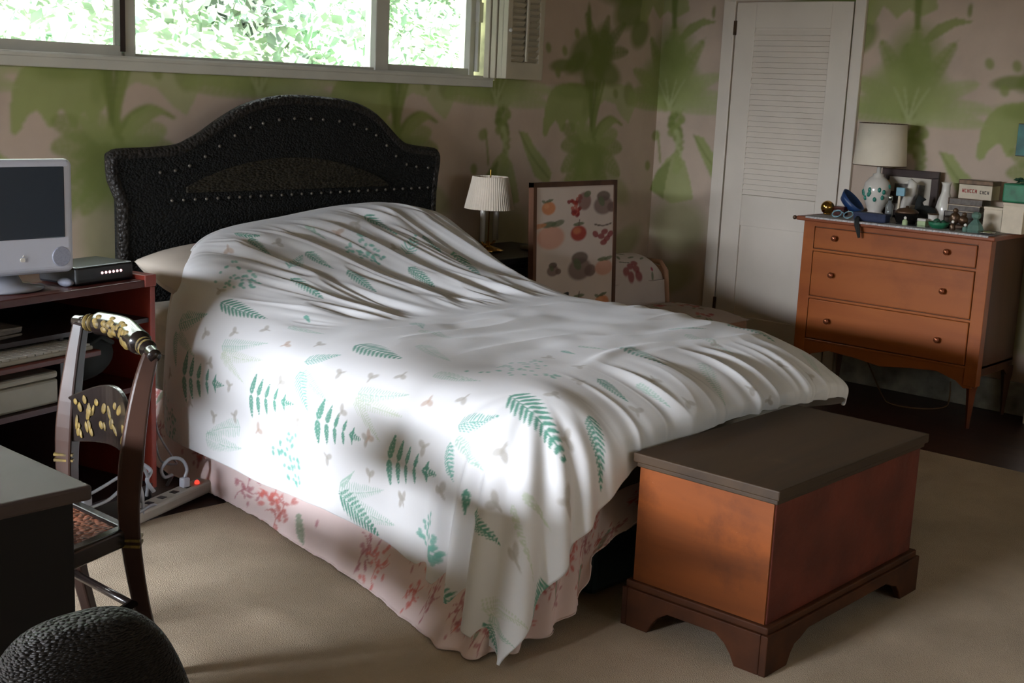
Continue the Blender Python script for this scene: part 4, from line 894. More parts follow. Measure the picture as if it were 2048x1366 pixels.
def letters(b, x, y0, z0, text, h, dy):
    seg = {'M': '08 82 28 80'}
    for i, ch in enumerate(text):
        yy_ = y0-i*dy
        b.box(x-.002, x, yy_-dy*.2, yy_, z0, z0+h)
        if ch == '#': b.box(x-.002, x, yy_-dy*.75, yy_-dy*.5, z0, z0+h); b.box(x-.002, x, yy_-dy*.7, yy_, z0+h*.4, z0+h*.6)
        else: b.box(x-.002, x, yy_-dy*.65, yy_, z0+h*.8, z0+h); b.box(x-.002, x, yy_-dy*.65, yy_, z0, z0+h*.2)
b = MB(); letters(b, bx-.050, yb+.066, T+.165, '#+#++#', .018, .013); b.build('red_lettering', M['redprint'], rb)
b = MB(); letters(b, bx-.050, yb-.025, T+.163, '+#+#', .016, .012); b.build('black_lettering', M['blackprint'], rb)
simple('glass_cloche', 6.02, 1950, 'pale aqua faceted glass bottle near the right end of the dresser front', 'bottle', [
    ('body', 'aqua', lambda b, x, y, z: b.lathe([(.040, 0), (.044, .01), (.034, .035), (.016, .055), (.012, .06)], (x, y, z), 8)),
    ('stopper', 'aqua', lambda b, x, y, z: b.lathe([(.008, .058), (.022, .07), (.024, .085), (.012, .096), (0, .098)], (x, y, z), 8))])
for px, x, w2, hh, lab in ((1985, 6.20, .045, .115, 'cream card box standing at the right end of the dresser, further from the edge'), (2021, 6.17, .050, .145, 'taller cream card box at the right end of the dresser under the green parcel')):
    simple('card_box', x, px, lab, 'box', [('body', 'creambox', lambda b, x, y, z, w2=w2, hh=hh: b.box(x-.03, x+.03, y-w2, y+w2, z, z+hh-.012), False, .002),
        ('lid', 'creambox', lambda b, x, y, z, w2=w2, hh=hh: b.box(x-.032, x+.032, y-w2-.002, y+w2+.002, z+hh-.012, z+hh), False, .002)])
y = ty(6.18, 2026)
gp = thing('green_parcel', (6.19, y, T+.146), 'shiny green parcel with dark leaves on top, right end of the dresser', 'parcel')
MB().box(6.15, 6.25, y-.06, y+.075, T+.146, T+.235).build('body', M['greenbox'], gp, bevel=.008)
lf = MB(); rs = np.random.RandomState(9)
for k in range(40):
    c = Vector((6.2+rs.uniform(-.04, .04), y-.01+rs.uniform(-.045, .045), T+.24+rs.uniform(-.004, .02))); rot = Z(rs.uniform(0, 6)) @ X(rs.uniform(-1, 1))
    lf.add([c+rot @ Vector(p) for p in ((-.018, 0, 0), (0, .008, .003), (.018, 0, 0), (0, -.008, .003))], [(0, 1, 2, 3)])
lf.build('leaves', M['greenleaf'], gp)
simple('silver_tray', 5.985, 1972, 'small silver dish at the right front corner of the dresser', 'dish', [('dish', 'silver', lambda b, x, y, z: b.lathe([(.0, .001), (.03, .001), (.042, .010), (.040, .012), (.03, .004), (0, .004)], (x, y, z), 24, cap=False), True)])
simple('glass_tray', 6.03, 1830, 'low pale glass tray along the dresser front under the trinkets', 'tray', [('tray', 'clglass', lambda b, x, y, z: b.box(x-.05, x+.05, y-.16, y+.12, z-.002, z+.0005))])
# wall picture at the right frame edge
tp = thing('wall_picture', (XR-.01, 2.38, 1.36), 'small teal picture hanging on the wall at the far right edge', 'picture')
MB().box(XR-.012, XR-.001, 2.30, 2.452, 1.285, 1.445).build('frame', M['frame'], tp, bevel=.002)
MB().box(XR-.016, XR-.011, 2.306, 2.449, 1.289, 1.441).build('canvas', M['tealpic'], tp)
# cord under the dresser
cd = MB(); cd.tube([tuple(p) for p in spl([(6.44, 3.18, .22), (6.42, 3.10, .12), (6.25, 2.92, .0), (6.12, 2.80, -.004), (6.16, 2.66, -.006), (6.30, 2.60, -.006), (6.40, 2.62, .02), (6.44, 2.64, .10)], 50)], .004, 8)
tag(cd.build('looping_cord', M['cord'], None, smooth=True), 'thin brown cord looping on the floor under the dresser', 'cord')
#@@CORNER
# ------------------------------------------------------------------ corner behind the bed
ns = thing('nightstand', (4.85, 4.38, -.012), 'dark nightstand right of the headboard under the twin candle lamp', 'nightstand')
MB().box(4.52, 5.16, 4.14, 4.62, .66, .69).build('top', M['night'], ns, bevel=.005)
MB().box(4.55, 5.13, 4.17, 4.61, .25, .66).build('body', M['night'], ns, bevel=.004)
for z0, z1 in ((.28, .44), (.46, .63)):
    q = MB().box(4.57, 5.11, 4.155, 4.175, z0, z1).build('drawer', M['night'], ns, bevel=.003)
    MB().ball((4.84, 4.145, (z0+z1)/2), .012).build('knob', M['brass'], q, smooth=True)
for x in (4.58, 5.10):
    for y in (4.20, 4.58): MB().lathe([(.014, -.012), (.022, .26)], (x, y, 0), 12).build('leg', M['night'], ns)
lx, ly = 4.735, 4.40
tl = thing('candlestick_lamp', (lx, ly, .69), 'twin candle lamp with ivory pleated shade on the nightstand', 'lamp')
MB().lathe([(.075, 0), (.08, .008), (.05, .018), (.012, .03), (.010, .05)], (lx, ly, .69), 24).build('base', M['brass'], tl, smooth=True)
br = MB(); br.tube([(lx-.055, ly, .745), (lx-.03, ly, .725), (lx+.03, ly, .725), (lx+.055, ly, .745)], .006, 8)
br.build('arm', M['brass'], tl, smooth=True)
for sx_ in (-.045, .052):
    MB().lathe([(.014, .742), (.014, .96), (.008, .965), (0, .966)], (lx+sx_, ly, 0), 14).build('candle_tube', M['ceramic'], tl, smooth=True)
MB().lathe([(.003, .72), (.003, 1.10), (0, 1.10)], (lx, ly, 0), 8).build('rod', M['brass'], tl)
tag(MB().lathe([(.126, .905), (.090, 1.066), (.088, 1.066), (.124, .905), (.126, .905)], (lx, ly, 0), 120, cap=False, pleat=.010).build('shade', M['shade2'], tl), 'ivory pleated shade')
spd = MB(); spd.tube([(lx-.09, ly, 1.058), (lx+.09, ly, 1.058)], .002, 6); spd.tube([(lx, ly-.09, 1.058), (lx, ly+.09, 1.058)], .002, 6)
spd.build('shade_spider', M['brass'], tl)
tg = thing('telephone', (5.0, 4.30, .69), 'pale grey-green telephone on the nightstand right of the candle lamp', 'telephone')
MB().box(4.93, 5.10, 4.20, 4.36, .692, .715).build('base', M['beige'], tg, bevel=.008)
MB().box(4.935, 5.09, 4.225, 4.26, .715, .738).build('handset', M['beige'], tg, bevel=.008)
# framed fruit fabric panel leaning in the corner
pn = thing('fabric_panel', (4.96, 4.0, -.012), 'brown framed panel of fruit printed fabric leaning in the corner', 'panel')
PX0, PX1, PZ0, PZ1 = 4.652, 5.265, -.012, 1.048
tilt = X(-.05)
def pv(x, z, y=0): v = tilt @ Vector((0, y, z+.012)); return (x, 3.98+v.y, v.z-.012)
def slab(x0, x1, z0, z1, y0, y1):
    vs = [pv(x, z, y) for y in (y0, y1) for x, z in ((x0, z0), (x1, z0), (x1, z1), (x0, z1))]
    return vs, [(0, 1, 2, 3), (7, 6, 5, 4), (0, 4, 5, 1), (1, 5, 6, 2), (2, 6, 7, 3), (3, 7, 4, 0)]
g = MB()
for a in ((PX0-.02, PX0+.004, PZ0, PZ1+.02), (PX1-.004, PX1+.02, PZ0, PZ1+.02), (PX0-.02, PX1+.02, PZ1-.004, PZ1+.02), (PX0-.02, PX1+.02, PZ0, PZ0+.03)): g.add(*slab(*a, -.012, .02))
M['pframe'] = wood('brown_panel_frame', '#5e4030', '#3f2a20', .4, 'z', 5)
g.build('frame', M['pframe'], pn)
nu, nv = 160, 230
FP = Paint(0, (PX1-PX0)/1.5, 0, PZ1-PZ0, nu, nv, lin('#d2c4bb'))
def fruit(P, kind, x, z, s):
    R_, O_, PK, GR, GY = lin('#a5443a'), lin('#cf8a62'), lin('#cf9f8c'), lin('#6a7358'), lin('#6d5f58')
    if kind == 'o': P.ell(x, z, s, s*.95, 0, O_, .95); P.ell(x-s*.3, z+s*.3, s*.4, s*.35, 0, lin('#dca27a'), .7, .6); P.ell(x+s*.1, z+s*1.05, s*.6, s*.2, .3, GR, .9); P.ell(x-s*.7, z+s*.95, s*.35, s*.2, -.6, GR, .8)
    if kind == 'p': P.ell(x, z, s*1.2, s, 0, PK, .95); P.ell(x-s*.2, z+s*1.1, s*.7, s*.25, .1, GR, .9); P.ell(x+s*.6, z+s*1.15, s*.6, s*.25, .3, GR, .8)
    if kind == 'a': P.ell(x, z, s, s*.92, 0, R_, .95); P.ell(x-s*.2, z+s*.3, s*.5, s*.4, 0, O_, .6, .6); P.ell(x, z+s*1.1, s*.7, s*.2, .1, GR, .9); P.stroke([(x, z+s*.9), (x+s*.1, z+s*1.6)], s*.08, s*.05, GY, .9, 6)
    if kind == 'g':
        rs = np.random.RandomState(int(x*100)); 
        for k in range(26):
            t = rs.uniform(0, 1); w_ = s*(1.1-t); P.ell(x+rs.uniform(-w_, w_), z+s*.8-t*s*2.2, s*.2, s*.2, 0, [R_, lin('#8c3a3c'), lin('#b9685c')][k % 3], .9)
        P.ell(x+s*.9, z+s*.2, s*.7, s*.9, 0, lin('#7b5550'), .8); P.ell(x+s*1.2, z+s*.9, s*.4, s*.3, .5, GR, .9)
    if kind == 'b':
        for a, b_ in ((-.9, .1), (-.2, -.2), (.5, -.5), (.2, .3), (.9, 0), (.1, -.9)): P.ell(x+a*s, z+b_*s, s*.42, s*.32, a, lin('#8f4548'), .9)
        P.stroke([(x-s, z+s*1.2), (x, z+s), (x+s, z+s*1.2)], s*.1, s*.08, GY, .9, 8)
    if kind == 'q': P.ell(x, z, s, s*.9, 0, lin('#83706a'), .9); P.ell(x+s*.9, z-s*.2, s*.5, s*.5, 0, lin('#7a6560'), .9); P.ell(x, z+s*.9, s*.7, s*.5, 0, GY, .9); P.ell(x-s*.2, z+.4*s, s*.3, s*.5, .4, GR, .8)
W_, H_ = (PX1-PX0)/1.5, PZ1-PZ0
for k_, fx_, fz_, s_2 in (('o', .16, .90, .034), ('g', .50, .915, .050), ('q', .86, .90, .052), ('p', .19, .765, .058), ('a', .54, .775, .042), ('b', .86, .76, .045),
                          ('q', .22, .61, .030), ('q', .56, .605, .062), ('p', .88, .60, .040), ('g', .2, .44, .05), ('a', .55, .43, .045), ('o', .86, .43, .04),
                          ('p', .2, .26, .055), ('b', .55, .25, .045), ('a', .86, .26, .04), ('o', .2, .1, .04), ('q', .55, .1, .05), ('g', .86, .1, .04)):
    fruit(FP, k_, fx_*W_, fz_*H_, s_2)
FP.ell(.04*W_, .82*H_, .04, .012, .2, lin('#c98a62'), .8)
U, V = np.meshgrid(FP.u, FP.v)
th = -.05; zz = V.ravel(); Q = np.stack([PX0+U.ravel()*1.5, 3.978-.004*math.cos(th)-np.sin(th)*zz, zz*math.cos(th)-.004*math.sin(th)-.012], 1)
gridmesh('fabric', Q, nu, nv, M['pinkfab'], pn, FP, smooth=False)
MB().add(*slab(PX0, PX1, PZ0+.01, PZ1-.01, .002, .016)).build('backing', M['pframe'], pn)
bg_ = thing('handbag', (4.62, 3.80, -.012), 'dark bag standing on the floor in front of the fabric panel', 'bag')
b = MB(); b.tube([(4.62, 3.80, .012), (4.63, 3.80, .15), (4.62, 3.80, .35), (4.61, 3.80, .46), (4.60, 3.80, .53)], [.11, .15, .15, .12, .04], 20); b.build('body', M['night'], bg_, smooth=True)
b = MB(); b.tube([(4.55, 3.80, .47), (4.57, 3.78, .56), (4.63, 3.78, .57), (4.66, 3.80, .47)], .008, 8); b.build('handle', M['night'], bg_, smooth=True)
# floral slipper chair
ac = thing('slipper_chair', (5.66, 3.95, -.012), 'small floral upholstered chair between the bed and the corner', 'chair')
def florals(P, seed, n=14, s=.03):
    rs = np.random.RandomState(seed)
    for k in range(n):
        x = rs.uniform(P.u[0], P.u[-1]); z = rs.uniform(P.v[0], P.v[-1]); c_1 = lin('#8f3f45'); c_2 = lin('#6a7a5c')
        for j in range(7): P.ell(x+rs.normal()*s, z+rs.normal()*s, s*.6, s*.4, rs.uniform(0, 3), c_1 if j % 2 else lin('#a8655f'), .85, .4)
        for j in range(3): a = rs.uniform(0, 6.28); P.ell(x+s*2*math.cos(a), z+s*2*math.sin(a), s*.8, s*.3, a, c_2, .8, .4)
nu, nv = 130, 150
BP = Paint(0, .52, 0, 1.1, nu, nv, lin('#c9beb8'))
for x, z in ((.16, .26), (.20, .30), (.25, .27), (.20, .22), (.27, .22), (.24, .33)): BP.ell(x, z+.02, .035, .028, x*9, lin('#8f4548'), .85, .4)
for x, z, a in ((.14, .46, 1.4), (.24, .44, .2), (.33, .42, .7), (.2, .52, 2.2), (.4, .25, 1.5)): BP.ell(x, z, .03, .011, a, lin('#6f7a62'), .85, .4)
BP.stroke([(.12, .40), (.17, .37), (.2, .365)], .006, .004, lin('#3f4a40'), .9, 8)
for x in (.1, .2, .28, .42): BP.ell(x, .585, .05, .022, 0, lin('#9c5a56'), .85, .4)
BP.ell(.40, .30, .012, .018, 0, lin('#a8455a'), .9)
tt_ = np.linspace(0, 1, nv); prof_y = []; prof_z = []
kp = spl([(3.86, .28), (3.88, .42), (3.90, .56), (3.925, .62), (3.99, .645), (4.06, .62), (4.08, .56), (4.09, .40), (4.09, .12)], nv); kp[:, 0] += .22
Uu, Tt_ = np.meshgrid(BP.u, np.arange(nv))
Xs = 5.38+Uu; Ys = kp[:, 0][Tt_]; Zs = kp[:, 1][Tt_]-.06*np.clip((np.abs(Uu-.22)/.26), 0, 2)**3*(kp[:, 1][Tt_] > .5)
gridmesh('backrest', np.stack([Xs, Ys, Zs], -1).reshape(-1, 3), nu, nv, M['pinkfab'], ac, BP)
for xx in (5.382, 5.898):
    MB().prism([(4.08, .28), (4.11, .55), (4.15, .565), (4.28, .565), (4.305, .51), (4.31, .12), (4.10, .12)], 'x', xx-.004, xx+.004).build('side_panel', M['tan'], ac, bevel=.002)
b = MB(); b.tube([(5.898, 4.075, .28), (5.898, 4.095, .42), (5.898, 4.11, .54), (5.898, 4.15, .585), (5.898, 4.25, .585), (5.898, 4.30, .53), (5.898, 4.31, .3)], .014, 10); b.build('piping', M['tan'], ac, smooth=True)
nu, nv = 80, 80
SP2 = Paint(0, .62, 0, .6, nu, nv, lin('#a89a90')); florals(SP2, 6, 16, .03)
Uu, Vv = np.meshgrid(SP2.u, SP2.v)
pu = np.abs(Uu/.62*2-1); pw = np.abs(Vv/.6*2-1)
gridmesh('seat_cushion', np.stack([5.36+Uu*.9, 3.55+Vv*.9, .345+.055*(1-pu**4)*(1-pw**4)], -1).reshape(-1, 3), nu, nv, M['pinkfab'], ac, SP2)
MB().box(5.375, 5.905, 3.56, 4.08, .13, .345).build('seat_base', M['tan'], ac, bevel=.02)
for x in (5.42, 5.86):
    for y in (3.61, 4.26): MB().lathe([(.013, -.012), (.022, .14)], (x, y, 0), 12).build('leg', M['night'], ac)
#@@CART
# ------------------------------------------------------------------ computer cart and what is on it
TH = math.radians(13); OX, OY = 2.425, 3.80
RZ = Z(TH)
def cxf(v):  # cart space: origin at the right front corner, x to the right, y to the back
    return RZ @ Vector(v) + Vector((OX, OY, 0))
class CMB(MB):
    def build(s, *a, **k):
        s.v = [tuple(cxf(v)) for v in s.v]; return MB.build(s, *a, **k)
ct = thing('computer_cart', (2.0, 3.95, -.012), 'red-brown computer cart standing left of the bed', 'cart')
CW, CDp = 1.05, .50
CMB().box(-CW, -.0, 0, CDp, .785, .81).build('top', M['redwood'], ct, bevel=.003)
pr = CMB(); pr.box(-.022, 0, .0, CDp, .065, .785); pr.box(-.05, 0.002, -.004, CDp, .785, .826)
pr.build('side_panel', M['redlam'], ct, bevel=.003)
CMB().box(-CW, -CW+.022, 0, CDp, .065, .785).build('side_panel', M['redlam'], ct, bevel=.003)
CMB().box(-CW+.02, -.02, CDp-.012, CDp, .066, .78).build('back_panel', M['darklam'], ct)
CMB().box(-CW+.02, -.022, .01, CDp-.012, .66, .675).build('shelf', M['darklam'], ct)
CMB().box(-CW+.02, -.022, .0, CDp-.012, .43, .448).build('shelf', M['redwood'], ct)
CMB().box(-CW+.02, -.022, .0, CDp-.012, .066, .085).build('shelf', M['darklam'], ct)
CMB().box(-.40, -.385, .02, CDp-.012, .08, .66).build('divider', M['darklam'], ct)
CMB().box(-CW+.04, -.34, -.10, .25, .610, .628).build('keyboard_tray', M['redwood'], ct, bevel=.003)
for x in (-CW+.03, -.03):
    for y in (.04, CDp-.04): q = CMB(); q.ball((x, y, .033), .031, n=12, m=8); q.build('caster', M['black'], ct, smooth=True)
kb = thing('keyboard', tuple(cxf((-.62, .0, .628))), 'grey keyboard on the pull-out tray of the cart', 'keyboard')
CMB().box(-.93, -.36, -.085, .05, .629, .643).build('case', M['beige'], kb, bevel=.004)
keys = CMB()
for i in range(18):
    for j in range(5): keys.box(-.92+i*.031, -.894+i*.031, -.078+j*.025, -.057+j*.025, .643, .649)
keys.build('keys', M['beige2'], kb)
# computer, squared up to the room
cm = thing('desktop_computer', (1.9, 3.85, .81), 'white all-in-one computer with a dark screen on the cart', 'computer')
cx0, cx1, cy, cz0, cz1 = 1.700, 2.108, 3.76, .862, 1.222
bb = MB(); bb.box(cx0, cx1, cy, cy+.05, cz0, cz1)
bz = bb.build('bezel', M['compw'], cm, bevel=.022, seg=5)
tp_ = MB(); vs = []
for k, (t, sh) in enumerate(((0, 1), (.5, .86), (1, .45))):
    y = cy+.045+t*.26; xc, zc = (cx0+cx1)/2, (cz0+cz1)/2+.01*t; wx, wz = .19*sh, .165*sh
    vs += [(xc-wx, y, zc-wz), (xc+wx, y, zc-wz), (xc+wx, y, zc+wz), (xc-wx, y, zc+wz)]
tp_.add(vs, [(0, 1, 2, 3)]+[(4*k+i, 4*k+(i+1) % 4, 4*k+4+(i+1) % 4, 4*k+4+i) for k in range(2) for i in range(4)]+[(8, 9, 10, 11)])
tp_.build('rear_housing', M['compw'], cm, bevel=.03, seg=3)
sc_ = MB(); sc_.box(cx0+.03, cx1-.033, cy-.0025, cy+.01, .975, 1.200)
scr = sc_.build('screen', M['screen'], cm, bevel=.004)
MB().lathe([(0, -.003), (.030, -.003), (.032, 0)], (cx1-.048, cy, .915), 32, axis='y', cap=False).build('speaker_grille', M['compg'], cm, smooth=False)
MB().lathe([(0, -.003), (.030, -.003), (.032, 0)], (cx0+.048, cy, .915), 32, axis='y', cap=False).build('speaker_grille', M['compg'], cm)
# fruit-shaped logo on the chin: body with a bite and a leaf
lgx, lgz = (cx0+cx1)/2+.026, .912
ap_ = []
for k in range(28):
    a = 2*PI*k/28; rr_ = .0078*(1+.10*math.cos(2*a)-.10*(abs(math.cos(a/1.0+PI/2)) ** 8)*(1 if math.sin(a) > 0 else .6))
    x = rr_*math.cos(a); z = rr_*math.sin(a)*1.02
    dx = x-.0098; dd = math.hypot(dx, z-.001)
    if dd < .0038: x = .0098-.0038*(-dx/dd if dd else 1)
    ap_.append((lgx+x, lgz+z))
lg = MB(); lg.prism(ap_, 'y', cy-.0028, cy+.002); lg.prism([(lgx, lgz+.009), (lgx+.001, lgz+.0125), (lgx+.004, lgz+.0145), (lgx+.0035, lgz+.011)], 'y', cy-.0028, cy+.002)
lg.build('logo', M['pearl'], cm)
MB().lathe([(.125, 0), (.130, .006), (.125, .012), (.06, .022), (.045, .05), (.0, .055)], (1.90, 3.83, .811), 40, ry=.75).build('foot', M['clear'], cm, smooth=True)
mo = thing('mouse', (2.10, 3.735, .81), 'small white computer mouse on the cart, right of the computer foot', 'mouse')
MB().ball((2.10, 3.81, .822), .022, .035, .014).build('shell', M['compg'], mo, smooth=True)
# cable modem
mdm = thing('modem', tuple(cxf((-.18, .2, .81))), 'black cable modem with a row of pink lights on the cart', 'modem')
q = CMB(); q.box(-.305, -.055, .045, .22, .8115, .872); q.build('case', M['black'], mdm, bevel=.008)
for k in range(6):
    q = CMB(); q.ball((-.195+.0165*k, .0445, .845), .0048, .004, .0048, 10, 6); q.build('led', M['led'], mdm, smooth=True)
# printer on the lower shelf, bag beside it, boxes
prn = thing('printer', tuple(cxf((-.72, .25, .448))), 'beige flatbed printer on the middle shelf of the cart', 'printer')
CMB().box(-CW+.03, -.41, .02, .40, .449, .530).build('body', M['beige'], prn, bevel=.008)
CMB().box(-CW+.03, -.41, .02, .40, .532, .556).build('lid', M['beige'], prn, bevel=.008)
pc = thing('paper_stack', tuple(cxf((-.6, .2, .675))), 'stack of loose papers on the upper shelf of the cart', 'papers')
rs = np.random.RandomState(4)
for k in range(6):
    a = rs.uniform(-.15, .15); q = CMB(); q.box(-.80, -.52, .05, .26, .676+.006*k, .6815+.006*k, rot=Z(a)); q.build('sheaf', M['paperst'], pc)
bgk = thing('backpack', tuple(cxf((-.2, .2, .448))), 'black backpack stuffed into the right bay of the cart', 'bag')
q = CMB(); q.ball((-.20, .20, .555), .145, .14, .100, 24, 14); q.build('body', M['blackcl'], bgk, smooth=True)
q = CMB(); q.tube([(-.26, .06, .60), (-.20, .05, .63), (-.14, .06, .60)], .008, 8); q.build('handle', M['blackcl'], bgk, smooth=True)
tis = MB(); 
tis = CMB(); tis.box(-.072, -.034, .045, .06, .21, .32, rot=Y(.08)); tag(tis.build('tissue_packet', M['pinktis'], None, bevel=.01), 'pale pink tissue packet hanging inside the cart by the right panel', 'packet')
# power strip with plugs, cables
ps = thing('power_strip', (2.52, 3.86, 0), 'beige power strip with a red light on the floor between cart and bed', 'power strip')
RP = Z(math.radians(20)); PC = Vector((2.455, 3.755, 0))
def pw_(v): return RP @ Vector(v)+PC
class PMB(MB):
    def build(s, *a, **k): s.v = [tuple(pw_(v)) for v in s.v]; return MB.build(s, *a, **k)
PMB().box(-.25, .20, -.035, .035, .002, .048).build('body', M['beige2'], ps, bevel=.012, seg=3)
for k in range(5): PMB().box(-.21+.07*k, -.185+.07*k, -.014, .012, .0475, .0495).build('socket', M['black'], ps)
q = PMB(); q.ball((.135, -.01, .052), .009, n=12, m=8); tag(q.build('lamp', M['redled'], ps, smooth=True), 'glowing red light')
pg = MB(); c0 = pw_((.075, 0, 0))
pl_ = thing('power_plug', (c0.x, c0.y, .05), 'white plug with curled cable in the power strip', 'plug')
b = MB(); b.box(c0.x-.015, c0.x+.015, c0.y-.014, c0.y+.014, .050, .085); b.build('plug', M['compw'], pl_, bevel=.005)
b = MB(); b.tube([tuple(p) for p in spl([(c0.x, c0.y, .085), (c0.x+.01, c0.y, .115), (c0.x-.005, c0.y+.01, .150), (c0.x-.045, c0.y+.02, .158), (c0.x-.075, c0.y+.03, .125), (c0.x-.06, c0.y+.035, .09), (c0.x-.02, c0.y+.05, .085), (c0.x, c0.y+.11, .03)], 50)], .0065, 8)
b.build('cable', M['cable'], pl_, smooth=True)
def cable(pts, lab, r=.0055, nm='cable', mt='cable'):
    b = MB(); b.tube([tuple(p) for p in spl(pts, 60)], r, 8); tag(b.build(nm, M[mt], None, smooth=True), lab, 'cable')
cable([(2.50, 3.93, .30), (2.51, 3.92, .22), (2.555, 3.905, .13), (2.57, 3.90, .10), (2.52, 3.92, .115), (2.50, 3.93, .20)], 'thin grey cable bent beside the bed skirt above the power strip', .004)
cable([(2.00, 3.62, .15), (2.08, 3.63, .16), (2.18, 3.64, .19), (2.26, 3.66, .21), (2.31, 3.68, .16), (2.32, 3.70, .08)], 'white cable looping behind the gilt chair above the floor')
cable([(2.02, 3.60, .12), (2.12, 3.61, .13), (2.22, 3.63, .17), (2.27, 3.65, .12), (2.28, 3.66, .02)], 'lower white cable sagging behind the gilt chair')
cable([(2.05, 3.60, .03), (2.15, 3.62, .04), (2.25, 3.64, .05), (2.33, 3.68, .05), (2.38, 3.70, .02)], 'pale cable lying near the floor left of the power strip')
cable([(2.30, 3.70, .20), (2.33, 3.69, .17), (2.31, 3.68, .14), (2.33, 3.67, .10)], 'short knotted white cable right of the gilt chair post', .007)
ad = MB(); ad.box(2.02, 2.06, 3.60, 3.64, .09, .16, rot=Z(.3)); tag(ad.build('power_adapter', M['cable'], None, bevel=.006), 'pale grey power adapter hanging on its cable behind the gilt chair', 'adapter')
#@@CHAIR
# ------------------------------------------------------------------ gilt side chair facing left
gc = thing('side_chair', (1.5, 2.85, 0), 'black and gilt side chair with a cane seat between the desk and the bed', 'chair')
def post(pts, rad, nm='back_post'):
    b = MB(); b.tube([tuple(p) for p in spl(pts, 24)], [rad[0]+(rad[1]-rad[0])*min(1, abs(i/23-.45)*2.2) for i in range(24)], 4, flat=.85); return b.build(nm, M['brownpost'], gc, bevel=.006)
NY, FY = 2.61, 2.985
post([(1.655, NY+.005, .845), (1.625, NY, .76), (1.60, NY, .62), (1.588, NY, .45), (1.63, NY+.02, .22), (1.70, NY+.04, .004)], (.044, .027))
post([(1.682, FY-.005, .862), (1.665, FY, .76), (1.645, FY, .62), (1.638, FY, .45), (1.66, FY, .22), (1.71, FY, .004)], (.040, .026))
# crest rail: turned ends and a pillow-shaped middle
CRc = [(1.682, FY+.02, .862), (1.690, FY-.04, .866), (1.697, FY-.10, .870), (1.698, 2.80, .872), (1.675, NY+.10, .862), (1.664, NY+.04, .855), (1.650, NY-.02, .845)]
cr_ = spl(CRc, 61); rad = []
for i in range(61):
    t = abs(i/60-.5)*2; rad.append(.030 if t < .48 else .030-.012*(t-.48)/.06 if t < .54 else .0175+.0045*(1 if int(t*40) % 2 else -1) if t < .80 else .016)
b = MB(); b.tube([tuple(p) for p in cr_], rad, 14); cr = b.build('crest_rail', M['blackwood'], gc, smooth=True)
b = MB()
for i in range(61):
    t = abs(i/60-.5)*2
    if .55 < t < .78 and i % 3 == 0: p = cr_[i]; b = MB(); b.tube([tuple(p+(cr_[min(i+1, 60)]-p)*-.2), tuple(p+(cr_[min(i+1, 60)]-p)*.4 if i < 60 else p)], .0225, 14); b.build('gilt_ring', M['gilt'], cr, smooth=True)
rs = np.random.RandomState(6); b = MB()
for k in range(26):
    t = rs.uniform(.30, .70); p = cr_[int(t*60)]; a = rs.uniform(-.9, .9)
    b.ball((p[0]-.0255*math.cos(a), p[1], p[2]+.0255*math.sin(a)-.002), .007, .016, .011, 8, 6)
b.build('gilt_leaves', M['gilt'], cr, smooth=True)
# shaped splat between the posts
n = 20; b = MB(); vs = []; fs = []
for i in range(n+1):
    t = i/n; y = NY+.018+(FY-NY-.036)*t; zt = .675+.055*math.sin(PI*t)-.035*(1-t)*(1-t)*0; zb = .555+.02*math.sin(PI*t); xx = 1.605+.035*t+.045*math.sin(PI*t)
    vs += [(xx-.007, y, zb), (xx-.007, y, zt), (xx+.007, y, zt), (xx+.007, y, zb)]
for i in range(n): a = 4*i; fs += [(a+j, a+(j+1) % 4, a+4+(j+1) % 4, a+4+j) for j in range(4)]
fs += [(3, 2, 1, 0), (4*n, 4*n+1, 4*n+2, 4*n+3)]
b.add(vs, fs); sp_ = b.build('splat', M['blackwood'], gc, bevel=.003)
b = MB()
for k in range(34):
    t = rs.uniform(.06, .94); y = NY+.018+(FY-NY-.036)*t; xx = 1.605+.035*t+.045*math.sin(PI*t)-.0075; z = rs.uniform(.57, .66)+.04*math.sin(PI*t)
    b.ball((xx, y, z), .0022, rs.uniform(.006, .013), rs.uniform(.008, .022), 8, 6, rot=X(rs.uniform(-.8, .8)))
b.build('gilt_leaves', M['gilt'], sp_, smooth=True)
for y, z in ((NY, .40), (NY, .385), (FY, .52), (FY, .505)):
    xx = 1.593
    b = MB(); b.tube([(xx+(.04 if y > 2.8 else 0), y, z), (xx+(.04 if y > 2.8 else 0), y, z+.006)], .037, 4, flat=.9); b.build('gilt_band', M['gilt'], gc)
# seat
seat_o = [(1.60, NY), (1.60, FY), (1.24, FY+.05), (1.205, FY+.02), (1.205, NY-.09), (1.24, NY-.12)]
def sframe(b, o, i_, z0, z1):
    n = len(o)
    for k in range(n):
        a, c = o[k], o[(k+1) % n]; a2, c2 = i_[k], i_[(k+1) % n]
        b.add([(a[0], a[1], z0), (c[0], c[1], z0), (c2[0], c2[1], z0), (a2[0], a2[1], z0), (a[0], a[1], z1), (c[0], c[1], z1), (c2[0], c2[1], z1), (a2[0], a2[1], z1)],
              [(0, 3, 2, 1), (4, 5, 6, 7), (0, 1, 5, 4), (2, 3, 7, 6)])
cxm, cym = 1.41, (NY+FY)/2
seat_i = [(cxm+(x-cxm)*.84, cym+(y-cym)*.86) for x, y in seat_o]
b = MB(); sframe(b, seat_o, seat_i, .385, .432); b.build('seat_frame', M['blackwood'], gc, bevel=.008, seg=3)
b = MB(); b.prism(seat_i, 'z', .405, .424); b.build('cane_seat', M['cane'], gc)
for x, y in ((1.235, NY-.07), (1.235, FY+.02)):
    b = MB(); b.lathe([(.012, 0), (.018, .03), (.015, .06), (.022, .20), (.018, .32), (.022, .385)], (x, y, 0), 14); b.build('front_leg', M['blackwood'], gc, smooth=True)
